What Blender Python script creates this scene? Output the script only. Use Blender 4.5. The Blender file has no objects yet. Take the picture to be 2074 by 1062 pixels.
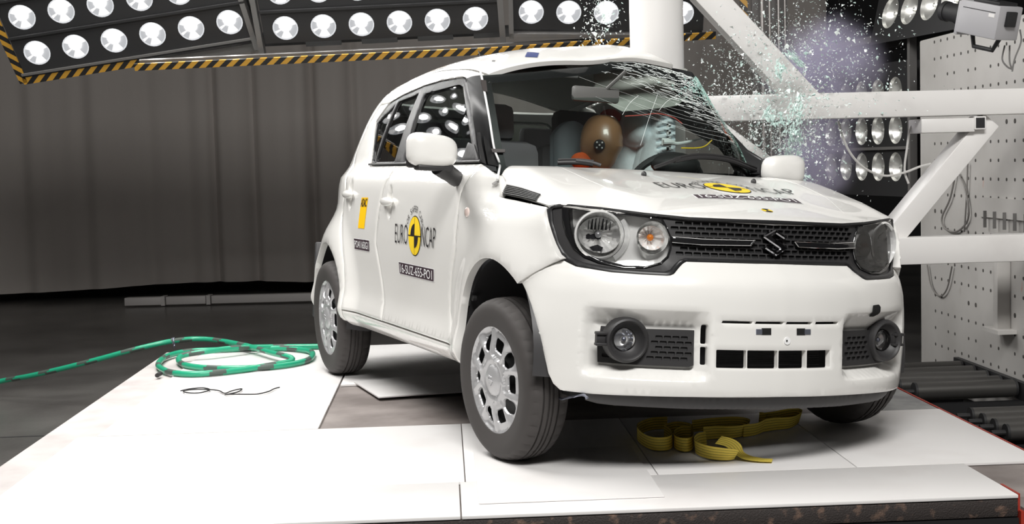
import bpy, bmesh, math, random
import numpy as np
from math import sin, cos, pi, radians, sqrt, atan2
from mathutils import Vector, Matrix, Euler
from mathutils.geometry import delaunay_2d_cdt
random.seed(7)
rng = np.random.default_rng(7)
scn = bpy.context.scene
COL = scn.collection

# ------------------------------------------------------------------ camera
FPX = 2798.16                                     # focal length for a 2074 px wide frame
CAM = np.array([4.75324, -2.62182, 1.11101])
YAW, PIT, ROLL = 2.76065, -.0726479, .0263790
cf = np.array([cos(PIT)*cos(YAW), cos(PIT)*sin(YAW), sin(PIT)])
cr = np.array([sin(YAW), -cos(YAW), 0.]); cd = np.cross(cf, cr)
cr, cd = cos(ROLL)*cr + sin(ROLL)*cd, -sin(ROLL)*cr + cos(ROLL)*cd
cam_data = bpy.data.cameras.new('camera'); cam = bpy.data.objects.new('camera', cam_data); COL.objects.link(cam)
cam.matrix_world = Matrix(((cr[0], -cd[0], -cf[0], CAM[0]), (cr[1], -cd[1], -cf[1], CAM[1]), (cr[2], -cd[2], -cf[2], CAM[2]), (0, 0, 0, 1)))
cam_data.sensor_width = 36.0; cam_data.sensor_fit = 'HORIZONTAL'; cam_data.lens = 36.0*FPX/2074.0
cam_data.clip_start = .05; cam_data.clip_end = 100
scn.camera = cam

# ------------------------------------------------------------------ world, lights, exposure
scn.view_settings.view_transform = 'Standard'; scn.view_settings.look = 'None'
scn.view_settings.gamma = 1.0; scn.view_settings.use_curve_mapping = False
scn.view_settings.exposure = 0.0
wd = bpy.data.worlds.new('hall_dim_ambient'); scn.world = wd; wd.use_nodes = True
wd.node_tree.nodes['Background'].inputs[0].default_value = (.9, .93, 1, 1)
wd.node_tree.nodes['Background'].inputs[1].default_value = .20
def area(name, loc, target, sx, sy, power, col=(1, .985, .96)):
    l = bpy.data.lights.new(name, 'AREA'); l.shape = 'RECTANGLE'; l.size = sx; l.size_y = sy; l.energy = power; l.color = col
    o = bpy.data.objects.new(name, l); COL.objects.link(o); o.location = loc
    o.rotation_euler = (Vector(target)-Vector(loc)).to_track_quat('-Z', 'Y').to_euler()
    return o
area('overhead_floodlight_bank', (-2.6, -2.4, 4.2), (-1.4, -1.5, 0), 3.2, 1.6, 250)
area('front_floodlight_bank', (4.6, -2.0, 5.2), (.3, -.3, .5), 3.0, 1.4, 500)
scn.cycles.use_denoising = True
scn.cycles.max_bounces = 10; scn.cycles.transparent_max_bounces = 16; scn.cycles.volume_bounces = 1
scn.cycles.sample_clamp_indirect = 6.0
scn.cycles.volume_step_rate = 2.0

# ------------------------------------------------------------------ frames
RHO, DZ = -.0748239, .0224882                      # the struck car leans on its suspension
cb, sb = cos(RHO), sin(RHO)
def b2w(P):                                        # car body frame -> hall frame
    P = np.asarray(P, float); x, y, z = P[..., 0], P[..., 1], P[..., 2]-.3
    return np.stack([x, cb*y-sb*z, sb*y+cb*z+.3+DZ], -1)
def w2b(P):
    P = np.asarray(P, float); x, y, z = P[..., 0], P[..., 1], P[..., 2]-.3-DZ
    return np.stack([x, cb*y+sb*z, -sb*y+cb*z+.3], -1)
CAMB = w2b(CAM)
def ray(u, v): return cf + cr*(u-1037)/FPX + cd*(v-531)/FPX
def Wp(u, v, ax, val):                             # sight line of a traced point met with a hall plane
    a = ray(u, v); i = 'xyz'.index(ax); return CAM + a*(val-CAM[i])/a[i]
def Bp(u, v, ax, val):                             # the same in the body frame
    a = w2b(CAM+ray(u, v))-CAMB; i = 'xyz'.index(ax); return CAMB + a*(val-CAMB[i])/a[i]
def Wn(u, v, n, dd):
    a = ray(u, v); n = np.asarray(n); return CAM + a*(dd-CAM@n)/(a@n)
AH = np.array([.945, -.327, 0]); AH /= np.linalg.norm(AH); BH = np.array([-AH[1], AH[0], 0]); ZH = np.array([0, 0, 1.])
def ab(a, b, z=0.): return AH*a + BH*b + ZH*z      # the sled platform's own axes

# ------------------------------------------------------------------ materials
def mat(name, col, rough=.5, metal=0., coat=0., emit=None, estr=0., alpha=1., spec=.5, trans=0., ior=1.5):
    m = bpy.data.materials.new(name); m.use_nodes = True
    b = m.node_tree.nodes['Principled BSDF']; I = b.inputs
    I['Base Color'].default_value = (*col, 1); I['Roughness'].default_value = rough; I['Metallic'].default_value = metal
    I['Coat Weight'].default_value = coat; I['Coat Roughness'].default_value = .03; I['Specular IOR Level'].default_value = spec
    I['Transmission Weight'].default_value = trans; I['IOR'].default_value = ior; I['Alpha'].default_value = alpha
    if emit: I['Emission Color'].default_value = (*emit, 1); I['Emission Strength'].default_value = estr
    return m
def nodes(m): return m.node_tree.nodes, m.node_tree.links, m.node_tree.nodes['Principled BSDF']
def noisy(m, c2, scale=6., lo=.4, hi=.65, detail=6., bump=0., bscale=None, stretch=None, amount=1.):
    n, l, b = nodes(m); c1 = b.inputs['Base Color'].default_value[:]
    tc = n.new('ShaderNodeTexCoord'); mp = n.new('ShaderNodeMapping'); l.new(tc.outputs['Object'], mp.inputs[0])
    if stretch: mp.inputs['Scale'].default_value = stretch
    t = n.new('ShaderNodeTexNoise'); t.inputs['Scale'].default_value = scale; t.inputs['Detail'].default_value = detail
    l.new(mp.outputs[0], t.inputs['Vector'])
    r = n.new('ShaderNodeValToRGB'); r.color_ramp.elements[0].position = lo; r.color_ramp.elements[1].position = hi
    r.color_ramp.elements[0].color = c1; r.color_ramp.elements[1].color = tuple(c1[i]*(1-amount)+c2[i]*amount for i in range(3))+(1,)
    l.new(t.outputs['Fac'], r.inputs[0]); l.new(r.outputs[0], b.inputs['Base Color'])
    if bump:
        t2 = n.new('ShaderNodeTexNoise'); t2.inputs['Scale'].default_value = bscale or scale*8; t2.inputs['Detail'].default_value = 4
        l.new(mp.outputs[0], t2.inputs['Vector'])
        bp = n.new('ShaderNodeBump'); bp.inputs['Strength'].default_value = bump; bp.inputs['Distance'].default_value = .01
        l.new(t2.outputs['Fac'], bp.inputs['Height']); l.new(bp.outputs[0], b.inputs['Normal'])
    return m
def clear(name, tint=(1, 1, 1), gloss=.12, rough=.02):         # thin clear pane: straight-through light plus a mirror film
    m = bpy.data.materials.new(name); m.use_nodes = True; n, l = m.node_tree.nodes, m.node_tree.links; n.clear()
    o = n.new('ShaderNodeOutputMaterial'); t = n.new('ShaderNodeBsdfTransparent'); g = n.new('ShaderNodeBsdfGlossy'); x = n.new('ShaderNodeMixShader')
    t.inputs[0].default_value = (*tint, 1); g.inputs['Roughness'].default_value = rough
    fr = n.new('ShaderNodeFresnel'); fr.inputs[0].default_value = 1.5
    ma = n.new('ShaderNodeMath'); ma.operation = 'MULTIPLY_ADD'; ma.inputs[1].default_value = 1.3; ma.inputs[2].default_value = gloss-.05
    l.new(fr.outputs[0], ma.inputs[0]); l.new(ma.outputs[0], x.inputs[0]); l.new(t.outputs[0], x.inputs[1]); l.new(g.outputs[0], x.inputs[2]); l.new(x.outputs[0], o.inputs[0])
    return m

# ------------------------------------------------------------------ mesh builder
ORG = {}
class MB:
    def __init__(s): s.v = []; s.f = []; s.m = []; s.n = 0
    def add(s, V, Fs, mi=0):
        V = np.asarray(V, float).reshape(-1, 3); s.v.append(V)
        for f in Fs: s.f.append([int(i)+s.n for i in f]); s.m.append(mi)
        s.n += len(V); return s
    def box(s, c, size, R=None, mi=0, bev=0.):
        c = np.asarray(c, float); h = np.asarray(size, float)/2
        if bev > 0:
            bm = bmesh.new(); bmesh.ops.create_cube(bm, size=1)
            for v in bm.verts: v.co = Vector((v.co.x*2*h[0], v.co.y*2*h[1], v.co.z*2*h[2]))
            bmesh.ops.bevel(bm, geom=bm.edges[:], offset=bev, segments=2, affect='EDGES', profile=.5)
            bm.verts.index_update(); V = np.array([v.co[:] for v in bm.verts]); Fs = [[v.index for v in f.verts] for f in bm.faces]; bm.free()
        else:
            V = np.array([[x, y, z] for x in (-1, 1) for y in (-1, 1) for z in (-1, 1)])*h
            Fs = [(0, 1, 3, 2), (4, 6, 7, 5), (0, 4, 5, 1), (2, 3, 7, 6), (0, 2, 6, 4), (1, 5, 7, 3)]
        if R is not None: V = V@np.asarray(R).T
        return s.add(V+c, Fs, mi)
    def cyl(s, p, q, r, seg=20, r2=None, cap=True, mi=0):
        p, q = np.asarray(p, float), np.asarray(q, float); d = q-p; L = np.linalg.norm(d); d = d/L
        a = np.cross(d, [0, 0, 1.]); 
        if np.linalg.norm(a) < 1e-4: a = np.cross(d, [1., 0, 0])
        a /= np.linalg.norm(a); b = np.cross(d, a); r2 = r if r2 is None else r2
        t = np.arange(seg)*2*pi/seg; ring = np.outer(np.cos(t), a)+np.outer(np.sin(t), b)
        V = np.concatenate([p+ring*r, q+ring*r2]); Fs = [(i, (i+1) % seg, seg+(i+1) % seg, seg+i) for i in range(seg)]
        if cap: Fs += [tuple(range(seg))[::-1], tuple(range(seg, 2*seg))]
        return s.add(V, Fs, mi)
    def tube(s, pts, r, seg=8, closed=False, mi=0, smooth=0, flat=None):
        P = np.asarray(pts, float)
        if smooth: P = spline(P, smooth, closed)
        n = len(P); T = np.gradient(P, axis=0) if not closed else np.roll(P, -1, 0)-np.roll(P, 1, 0)
        T /= np.linalg.norm(T, axis=1)[:, None]+1e-12
        a = np.cross(T[0], [0, 0, 1.]); 
        if np.linalg.norm(a) < 1e-3: a = np.cross(T[0], [1., 0, 0])
        a /= np.linalg.norm(a); V = []; t = np.arange(seg)*2*pi/seg
        rr = np.broadcast_to(r, (n,))
        for i in range(n):
            a = a-T[i]*(a@T[i]); a /= np.linalg.norm(a); b = np.cross(T[i], a)
            V.append(P[i]+rr[i]*(np.outer(np.cos(t), a)+np.outer(np.sin(t), b)*(flat or 1)))
        V = np.concatenate(V); Fs = []
        for i in range(n if closed else n-1):
            j = (i+1) % n
            Fs += [(i*seg+k, i*seg+(k+1) % seg, j*seg+(k+1) % seg, j*seg+k) for k in range(seg)]
        if not closed: Fs += [tuple(range(seg))[::-1], tuple((n-1)*seg+k for k in range(seg))]
        return s.add(V, Fs, mi)
    def lathe(s, prof, c, axis, seg=32, up=None, mi=0, arc=2*pi, fn=None):       # prof: (radius, height) pairs
        ax = np.asarray(axis, float); ax = ax/np.linalg.norm(ax); a = np.cross(ax, up if up is not None else ([0, 0, 1.] if abs(ax[2]) < .9 else [1., 0, 0]))
        a /= np.linalg.norm(a); b = np.cross(ax, a); V = []; c = np.asarray(c, float); full = arc > 6.28
        ns = seg if full else seg+1
        for k in range(ns):
            t = k*arc/seg
            for j, (r, h) in enumerate(prof):
                if fn: r, h = fn(k, j, r, h)
                V.append(c+ax*h+r*(cos(t)*a+sin(t)*b))
        m = len(prof); Fs = []
        for k in range(seg):
            k2 = (k+1) % ns
            Fs += [(k*m+j, k2*m+j, k2*m+j+1, k*m+j+1) for j in range(m-1)]
        return s.add(V, Fs, mi)
    def grid(s, G, mi=0, closeu=False):                                          # G[i, j, 3]
        a, b = G.shape[:2]; Fs = []
        for i in range(a if closeu else a-1):
            i2 = (i+1) % a
            Fs += [(i*b+j, i2*b+j, i2*b+j+1, i*b+j+1) for j in range(b-1)]
        return s.add(G.reshape(-1, 3), Fs, mi)
    def ball(s, c, r, seg=16, rings=10, mi=0, R=None):
        r = np.broadcast_to(r, (3,)); V = [[0, 0, 1]]
        for i in range(1, rings):
            th = pi*i/rings; V += [[sin(th)*cos(2*pi*k/seg), sin(th)*sin(2*pi*k/seg), cos(th)] for k in range(seg)]
        V.append([0, 0, -1]); V = np.array(V, float)*r; Fs = []
        if R is not None: V = V@np.asarray(R).T
        for k in range(seg):
            Fs.append((0, 1+k, 1+(k+1) % seg)); e = 1+(rings-2)*seg; Fs.append((e+k, len(V)-1, e+(k+1) % seg))
            for i in range(rings-2): Fs.append((1+i*seg+k, 1+(i+1)*seg+k, 1+(i+1)*seg+(k+1) % seg, 1+i*seg+(k+1) % seg))
        return s.add(V+np.asarray(c, float), Fs, mi)
    def prism(s, poly, d, mi=0):                                                 # poly: 3-D loop, d: extrusion vector
        P = np.asarray(poly, float); n = len(P)
        return s.add(np.concatenate([P, P+np.asarray(d, float)]), [tuple(range(n))[::-1], tuple(range(n, 2*n))]+[(i, (i+1) % n, n+(i+1) % n, n+i) for i in range(n)], mi)
    def xf(s, fn): s.v = [fn(V) for V in s.v]; return s
    def build(s, name, mats, parent=None, org=None, angle=35, label=None):
        V = np.concatenate(s.v) if s.v else np.zeros((0, 3))
        o0 = ORG[parent.name] if parent is not None else np.asarray(org if org is not None else (0, 0, 0), float)
        me = bpy.data.meshes.new(name); me.from_pydata((V-o0).tolist(), [], s.f); me.validate()
        mats = mats if isinstance(mats, (list, tuple)) else [mats]
        for m in mats: me.materials.append(m)
        if len(mats) > 1 and len(me.polygons) == len(s.m): me.polygons.foreach_set('material_index', s.m)
        bm = bmesh.new(); bm.from_mesh(me); bmesh.ops.recalc_face_normals(bm, faces=bm.faces[:]) if not getattr(s, 'keep', False) else None; bm.to_mesh(me); bm.free()
        me.shade_smooth(); 
        if angle < 180: me.set_sharp_from_angle(angle=radians(angle))
        o = bpy.data.objects.new(name, me); COL.objects.link(o)
        if parent is not None: o.parent = parent
        else: o.location = o0
        ORG[o.name] = o0
        if label: o['label'] = label
        return o
def spline(P, n, closed=False):
    P = np.asarray(P, float); out = []; N = len(P)
    for i in range(N if closed else N-1):
        p0 = P[(i-1) % N] if (closed or i > 0) else 2*P[0]-P[1]; p1 = P[i]; p2 = P[(i+1) % N]
        p3 = P[(i+2) % N] if (closed or i+2 < N) else 2*P[-1]-P[-2]
        for k in range(n):
            t = k/n; out.append(.5*((2*p1)+(p2-p0)*t+(2*p0-5*p1+4*p2-p3)*t*t+(3*p1-p0-3*p2+p3)*t**3))
    if not closed: out.append(P[-1])
    return np.array(out)
def thing(name, label, cat, loc=(0, 0, 0), group=None):
    o = bpy.data.objects.new(name, None); COL.objects.link(o); o.location = loc; o.empty_display_size = .1
    ORG[o.name] = np.asarray(loc, float); return tag(o, label, cat, group)
def tag(o, label, cat, group=None, kind=None):
    o['label'] = label; o['category'] = cat
    if group: o['group'] = group
    if kind: o['kind'] = kind
    return o
def struct(o): o['kind'] = 'structure'; return o
def dup(root, shift, label=None, group=None, cat=None):
    r = root.copy(); COL.objects.link(r); r.location = Vector(root.location)+Vector(shift)
    if label: r['label'] = label
    if group: r['group'] = group
    for ch in list(root.children):
        c = ch.copy(); COL.objects.link(c); c.parent = r
        for g in list(ch.children):
            d = g.copy(); COL.objects.link(d); d.parent = c
    return r
def pchip(xs, ys, x):                                # smooth monotone interpolation, clamped at the ends
    xs, ys = np.asarray(xs, float), np.asarray(ys, float); x = np.clip(np.asarray(x, float), xs[0], xs[-1])
    h = np.diff(xs); dl = np.diff(ys, axis=0)/h.reshape((-1,)+(1,)*(ys.ndim-1)); m = np.zeros_like(ys)
    m[0], m[-1] = dl[0], dl[-1]
    for i in range(1, len(xs)-1):
        a, b = dl[i-1], dl[i]; w1, w2 = 2*h[i]+h[i-1], h[i]+2*h[i-1]
        with np.errstate(divide='ignore', invalid='ignore'): g = (w1+w2)/(w1/a+w2/b)
        m[i] = np.where(a*b > 0, g, 0)
    i = np.clip(np.searchsorted(xs, x)-1, 0, len(xs)-2); t = (x-xs[i])/h[i]; hh = h[i]
    if ys.ndim > 1: t = t[..., None]; hh = hh[..., None]
    return (2*t**3-3*t**2+1)*ys[i]+(t**3-2*t**2+t)*hh*m[i]+(-2*t**3+3*t**2)*ys[i+1]+(t**3-t**2)*hh*m[i+1]
def sstep(x): x = np.clip(x, 0, 1); return x*x*(3-2*x)
# ------------------------------------------------------------------ car body surfaces (body frame: x forward, y left, z up)
ZB = 1.03                                            # belt line
ZS = [.13, .195, .225, .26, .30, .34, .40, .50, .60, .75, .90, .965, 1.03]
YS = [.62, .70, .765, .797, .806, .800, .791, .795, .803, .810, .808, .800, .752]
def ztop(x): return pchip([-2.8, -2.6, -2.4, -2.1, -1.8, -1.5, -1.1, -.8], [1.25, 1.335, 1.40, 1.452, 1.478, 1.488, 1.470, 1.425], x)
def S(x, z):                                         # half width of the flank at (x, z)
    x, z = np.broadcast_arrays(np.asarray(x, float), np.asarray(z, float))
    lo = pchip(ZS, YS, z)
    t = (z-ZB)/(ztop(x)-ZB)
    up = pchip([0, .35, .75, .88, .96, 1.0, 1.05], [.752, .712, .648, .616, .588, .560, .50], t)
    y = np.where(z > ZB, up, lo)
    # plan taper, front and rear
    y = y - pchip([0, .15, .30, .42, .50, .60], [0, .015, .052, .115, .19, .30], x)*sstep((1.3-z)/.3)
    rear = pchip([-3.0, -2.95, -2.85, -2.75, -2.62, -2.45, -2.2, -2.1], [.30, .20, .115, .07, .035, .012, .0, 0], x)
    y = y - rear*(1-.65*sstep((.66-z)/.2))
    y = y - pchip([-2.9, -2.67, -2.48, -2.3, -2.1], [.13, .055, .032, .008, 0], x)*sstep((z-.62)/.2)
    for wx, wz, rl, amp, wid in ((0., .335, .335, .036, .20), (-2.435, .305, .318, .045, .24)):
        d = np.sqrt((x-wx)**2+(z-wz)**2)-rl
        k = np.where(z < wz, np.abs(x-wx)-rl, d)
        y = y + amp*sstep(1-np.clip(k, 0, None)/wid)*sstep((z-.12)/.2)*np.where(z > .9, 0, 1)*sstep((.93-z)/.15)
    ze = HZ(np.clip(x, -.35, .45), .735)-.004
    k = sstep((x+.36)/.2)*np.clip((z-(ze-.085))/.085, 0, 1)**2.2*np.where(z > 1.06, 0, 1)
    y = y - np.clip(y-.742, 0, None)*k
    return y
# front plan curves at several heights: (x, |y|) from the centre round to the flank
FP = {
 .13: [(.655, 0), (.645, .15), (.61, .33), (.535, .52), (.46, .62), (.36, .70), (.26, .735), (.10, .75), (-.1, .755)],
 .20: [(.690, 0), (.680, .15), (.642, .33), (.565, .52), (.485, .63), (.40, .71), (.30, .755), (.15, .775), (-.1, .785)],
 .30: [(.700, 0), (.690, .15), (.652, .33), (.580, .52), (.500, .635), (.41, .72), (.32, .77), (.17, .80), (-.1, .815)],
 .45: [(.692, 0), (.682, .15), (.645, .33), (.575, .52), (.497, .637), (.415, .72), (.33, .775), (.19, .812), (-.1, .825)],
 .58: [(.688, 0), (.678, .15), (.640, .33), (.572, .50), (.492, .632), (.41, .713), (.33, .762), (.19, .803), (-.1, .825)],
 .645: [(.676, 0), (.664, .15), (.627, .33), (.560, .49), (.478, .625), (.395, .705), (.315, .755), (.19, .798), (-.1, .82)],
 .70: [(.625, 0), (.613, .15), (.575, .33), (.510, .49), (.435, .615), (.365, .69), (.305, .742), (.19, .790), (-.1, .812)],
 .78: [(.606, 0), (.595, .15), (.560, .33), (.497, .49), (.425, .615), (.36, .688), (.302, .740), (.19, .785), (-.1, .808)],
 .86: [(.600, 0), (.588, .15), (.550, .33), (.487, .49), (.415, .615), (.35, .685), (.296, .736), (.19, .782), (-.1, .808)],
 .95: [(.585, 0), (.573, .15), (.535, .33), (.470, .49), (.395, .615), (.335, .685), (.28, .736), (.17, .782), (-.1, .806)],
}
_yz = np.array(sorted(FP)); _yy = np.linspace(0, .80, 161); _tab = []
for _z in _yz:
    _c = spline(np.array(FP[_z]), 10); _o = np.argsort(_c[:, 1]); _tab.append(np.interp(_yy, _c[_o, 1], _c[_o, 0]))
_zf = np.linspace(.13, .95, 165); FTAB = pchip(_yz, np.array(_tab), _zf)
def bil(T, a0, da, b0, db, a, b):
    fa = np.clip((a-a0)/da, 0, T.shape[0]-1.001); fb = np.clip((b-b0)/db, 0, T.shape[1]-1.001); i, j = fa.astype(int), fb.astype(int); u, w = fa-i, fb-j
    return T[i, j]*(1-u)*(1-w)+T[i+1, j]*u*(1-w)+T[i, j+1]*(1-u)*w+T[i+1, j+1]*u*w
def FX(y, z): 
    y, z = np.broadcast_arrays(np.abs(np.asarray(y, float)), np.asarray(z, float)); return bil(FTAB, .13, .005, 0, .005, z, y)
# bonnet: crowned top, rolled down at the sides to the shut line
def ZE(x): return pchip([-.45, -.25, -.165, 0, .1, .2, .3, .36], [.965, .925, .910, .900, .893, .886, .878, .870], x)
def HZ0(x, y):
    c = pchip([-.6, -.33, 0, .2, .35, .48, .56, .60, .63], [1.055, 1.038, .993, .955, .922, .890, .867, .850, .832], x+.11*(y/.7)**2*sstep((x+.3)/.5)+.10*np.clip(y-.45, 0, 1)**1.5*sstep(x/.3))
    e = .020*sstep((y-.30)/.22)*sstep((.42-x)/.25)*sstep((x+.36)/.25)
    return c + e - .014*(y/.7)**2
def HZ(x, y):
    x, y = np.broadcast_arrays(np.asarray(x, float), np.abs(np.asarray(y, float)))
    return HZ0(x, y)-(HZ0(x, np.full_like(y, .735))-ZE(x))*np.clip((y-.64)/.095, 0, 1.2)**2.0
# windscreen: x as a function of (y, z)
def WX(y, z):
    y, z = np.broadcast_arrays(np.abs(np.asarray(y, float)), np.asarray(z, float)); t = (z-1.0)/.5
    return -.29-.49*t-.03*np.sin(np.clip(t, 0, 1)*pi)*-1 - (.22-.19*np.clip(t, 0, 1))*(y/.62)**2.2
# roof
def RZ(x, y):
    x, y = np.broadcast_arrays(np.asarray(x, float), np.abs(np.asarray(y, float)))
    c = pchip([-2.86, -2.75, -2.6, -2.4, -2.1, -1.7, -1.3, -1.0, -.85, -.75], [1.38, 1.45, 1.535, 1.582, 1.605, 1.615, 1.612, 1.595, 1.548, 1.495], x)
    e = ztop(x)
    return c-(c-e)*(y/.56)**2.4
# tailgate
def BX(y, z):
    y, z = np.broadcast_arrays(np.abs(np.asarray(y, float)), np.asarray(z, float))
    c = pchip([.2, .35, .55, .75, .9, 1.05, 1.25, 1.42], [-2.90, -2.96, -2.965, -2.93, -2.905, -2.87, -2.77, -2.64], z)
    return c + pchip([.2, .55, .65, .95, 1.25, 1.4], [.05, .05, .12, .22, .38, .45], z)*(y/.7)**3.2
def crush(P, side):                                  # the pole has pushed the far flank inwards
    if side < 0: return P
    P = P.copy(); x, y, z = P[:, 0], P[:, 1], P[:, 2]
    lim = .335-.085*np.clip(z-.6, 0, 1) + .95*np.clip(np.abs(x+1.1)-.06, 0, None)**1.7
    s = .05; d = y-lim; over = s*np.log1p(np.exp(np.clip(d/s, -30, 30)))
    over = np.where(y > .05, over, 0); P[:, 1] = y-over
    P[:, 2] = z + .26*over*sstep((z-1.2)/.25)*sstep(y/.15)
    P[:, 2] += .035*np.exp(-((x+.85)/.35)**2)*sstep((y+.15)/.3)*sstep((z-1.3)/.2)
    return P
SURF = {
 'side': lambda a, b, s: np.stack([a, s*S(a, b), b], -1),       # params x, z
 'front': lambda a, b, s: np.stack([FX(a, b), a, b], -1),       # params y, z
 'hood': lambda a, b, s: np.stack([a, b, HZ(a, b)], -1),        # params x, y
 'ws': lambda a, b, s: np.stack([WX(a, b), a, b], -1),          # params y, z
 'roof': lambda a, b, s: np.stack([a, b, RZ(a, b)], -1),        # params x, y
 'back': lambda a, b, s: np.stack([BX(a, b), a, b], -1),        # params y, z
}
OUT = {'side': lambda s: (0, s, 0), 'front': lambda s: (1, 0, 0), 'hood': lambda s: (.3, 0, 1), 'ws': lambda s: (1, 0, .5), 'roof': lambda s: (0, 0, 1), 'back': lambda s: (-1, 0, 0)}
IMP = {'side': lambda P: P[1]+S(P[0], P[2]), 'front': lambda P: FX(P[1], P[2])-P[0], 'hood': lambda P: HZ(P[0], P[1])-P[2],
       'ws': lambda P: WX(P[1], P[2])-P[0], 'roof': lambda P: RZ(P[0], P[1])-P[2]}
PAR = {'side': (0, 2), 'front': (1, 2), 'hood': (0, 1), 'ws': (1, 2), 'roof': (0, 1)}
RNG = {'side': (3.0, 9.0), 'front': (3.4, 5.9), 'hood': (3.6, 6.6), 'ws': (4.0, 6.6), 'roof': (4.5, 8.8)}
def at(surf, *pts):                                  # traced outline points carried onto a body surface
    out = []
    for u, v in pts:
        d = w2b(CAM+ray(u, v))-CAMB; d /= np.linalg.norm(d); lo, hi = RNG[surf]; g = IMP[surf]
        ts = np.linspace(lo, hi, 240); Ps = CAMB+ts[:, None]*d; gv = g(Ps.T); k = np.nonzero((gv[:-1] < 0) & (gv[1:] >= 0))[0]
        if len(k) == 0: k = [int(np.argmin(np.abs(gv)))-1]; 
        a, b = ts[max(k[0], 0)], ts[min(k[0]+1, 239)]
        for _ in range(30):
            m = (a+b)/2
            if g(CAMB+m*d) < 0: a = m
            else: b = m
        P = CAMB+b*d; i, j = PAR[surf]; out.append((P[i], P[j]))
    return out
def inside(P, poly):
    x, y = P[:, 0], P[:, 1]; r = np.zeros(len(P), bool); n = len(poly)
    for i in range(n):
        x1, y1 = poly[i]; x2, y2 = poly[(i+1) % n]
        if y1 == y2: continue
        r ^= ((y1 > y) != (y2 > y)) & (x < (x2-x1)*(y-y1)/(y2-y1)+x1)
    return r
def densify(poly, step):
    poly = np.asarray(poly, float); out = []
    for i in range(len(poly)):
        p, q = poly[i], poly[(i+1) % len(poly)]; n = max(1, int(round(np.linalg.norm(q-p)/step)))
        out += [p+(q-p)*k/n for k in range(n)]
    return np.array(out)
def ccw(poly):
    poly = np.asarray(poly, float); x, y = poly[:, 0], poly[:, 1]
    return poly if np.sum(x*np.roll(y, -1)-np.roll(x, -1)*y) > 0 else poly[::-1]
def offset(poly, d):                                 # inward offset of a CCW loop
    T = np.roll(poly, -1, 0)-np.roll(poly, 1, 0); T /= np.linalg.norm(T, axis=1)[:, None]+1e-12
    return poly+np.stack([-T[:, 1], T[:, 0]], -1)*d
def rnd(poly, r, n=4):                               # round the corners of a loop
    poly = np.asarray(poly, float); out = []; N = len(poly)
    for i in range(N):
        p, a, b = poly[i], poly[i-1], poly[(i+1) % N]; la, lb = np.linalg.norm(a-p), np.linalg.norm(b-p); k = min(r, la*.45, lb*.45)
        s, e = p+(a-p)*k/la, p+(b-p)*k/lb
        out += [(1-t)**2*s+2*t*(1-t)*p+t*t*e for t in np.linspace(0, 1, n)]
    return np.array(out)
def tri2d(outer, holes=(), res=.03, gap=.0, ring=.007, step=None, extra=()):
    o = densify(ccw(outer), step or res*.6)
    if gap: o = offset(o, gap)
    hs = [densify(ccw(h), step or res*.6) for h in holes]
    B = np.concatenate([o]+hs); pts = [o]+hs; edges = []; k = 0
    for L in [o]+hs: edges += [(k+i, k+(i+1) % len(L)) for i in range(len(L))]; k += len(L)
    nb = k
    loose = []
    if ring: loose.append(offset(o, ring)); loose += [offset(h, -ring) for h in hs]
    x0, y0 = o.min(0); x1, y1 = o.max(0)
    gx, gy = np.meshgrid(np.arange(x0+res/2, x1, res), np.arange(y0+res/2, y1, res)); gx = gx+(np.arange(gx.shape[0]) % 2)[:, None]*res*.5
    loose.append(np.stack([gx.ravel(), gy.ravel()], -1))
    for e in extra: loose.append(np.asarray(e, float))
    L = np.concatenate(loose); keep = inside(L, o)
    for h in hs: keep &= ~inside(L, h)
    L = L[keep]
    if len(L):
        dm = np.concatenate([np.sqrt(((c[:, None]-B[None])**2).sum(-1)).min(1) for c in np.array_split(L, max(1, len(L)*len(B)//2000000+1)) if len(c)])
        L = L[(dm > (ring*.7 if ring else res*.4))]
    P = np.concatenate(pts+[L]) if len(L) else np.concatenate(pts)
    r = delaunay_2d_cdt([Vector(p) for p in P], edges, [], 0, 1e-7)
    V = np.array([v[:] for v in r[0]]); Fs = np.array([f[:] for f in r[2] if len(f) == 3])
    c = V[Fs].mean(1); k = inside(c, o)
    for h in hs: k &= ~inside(c, h)
    bd = np.array([any(i < nb for i in ov) if ov else True for ov in r[3]])
    return V, Fs[k], bd
def lift(surf, V, s=-1, depth=0.):
    f = SURF[surf]; a, b = V[:, 0], V[:, 1]; e = .004
    P = f(a, b, s); N = np.cross(f(a+e, b, s)-f(a-e, b, s), f(a, b+e, s)-f(a, b-e, s)); N /= np.linalg.norm(N, axis=1)[:, None]+1e-12
    o = np.array(OUT[surf](s), float); N *= np.where(N@o < 0, -1, 1)[:, None]
    return P-N*np.broadcast_to(depth, (len(P),))[:, None]
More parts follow.
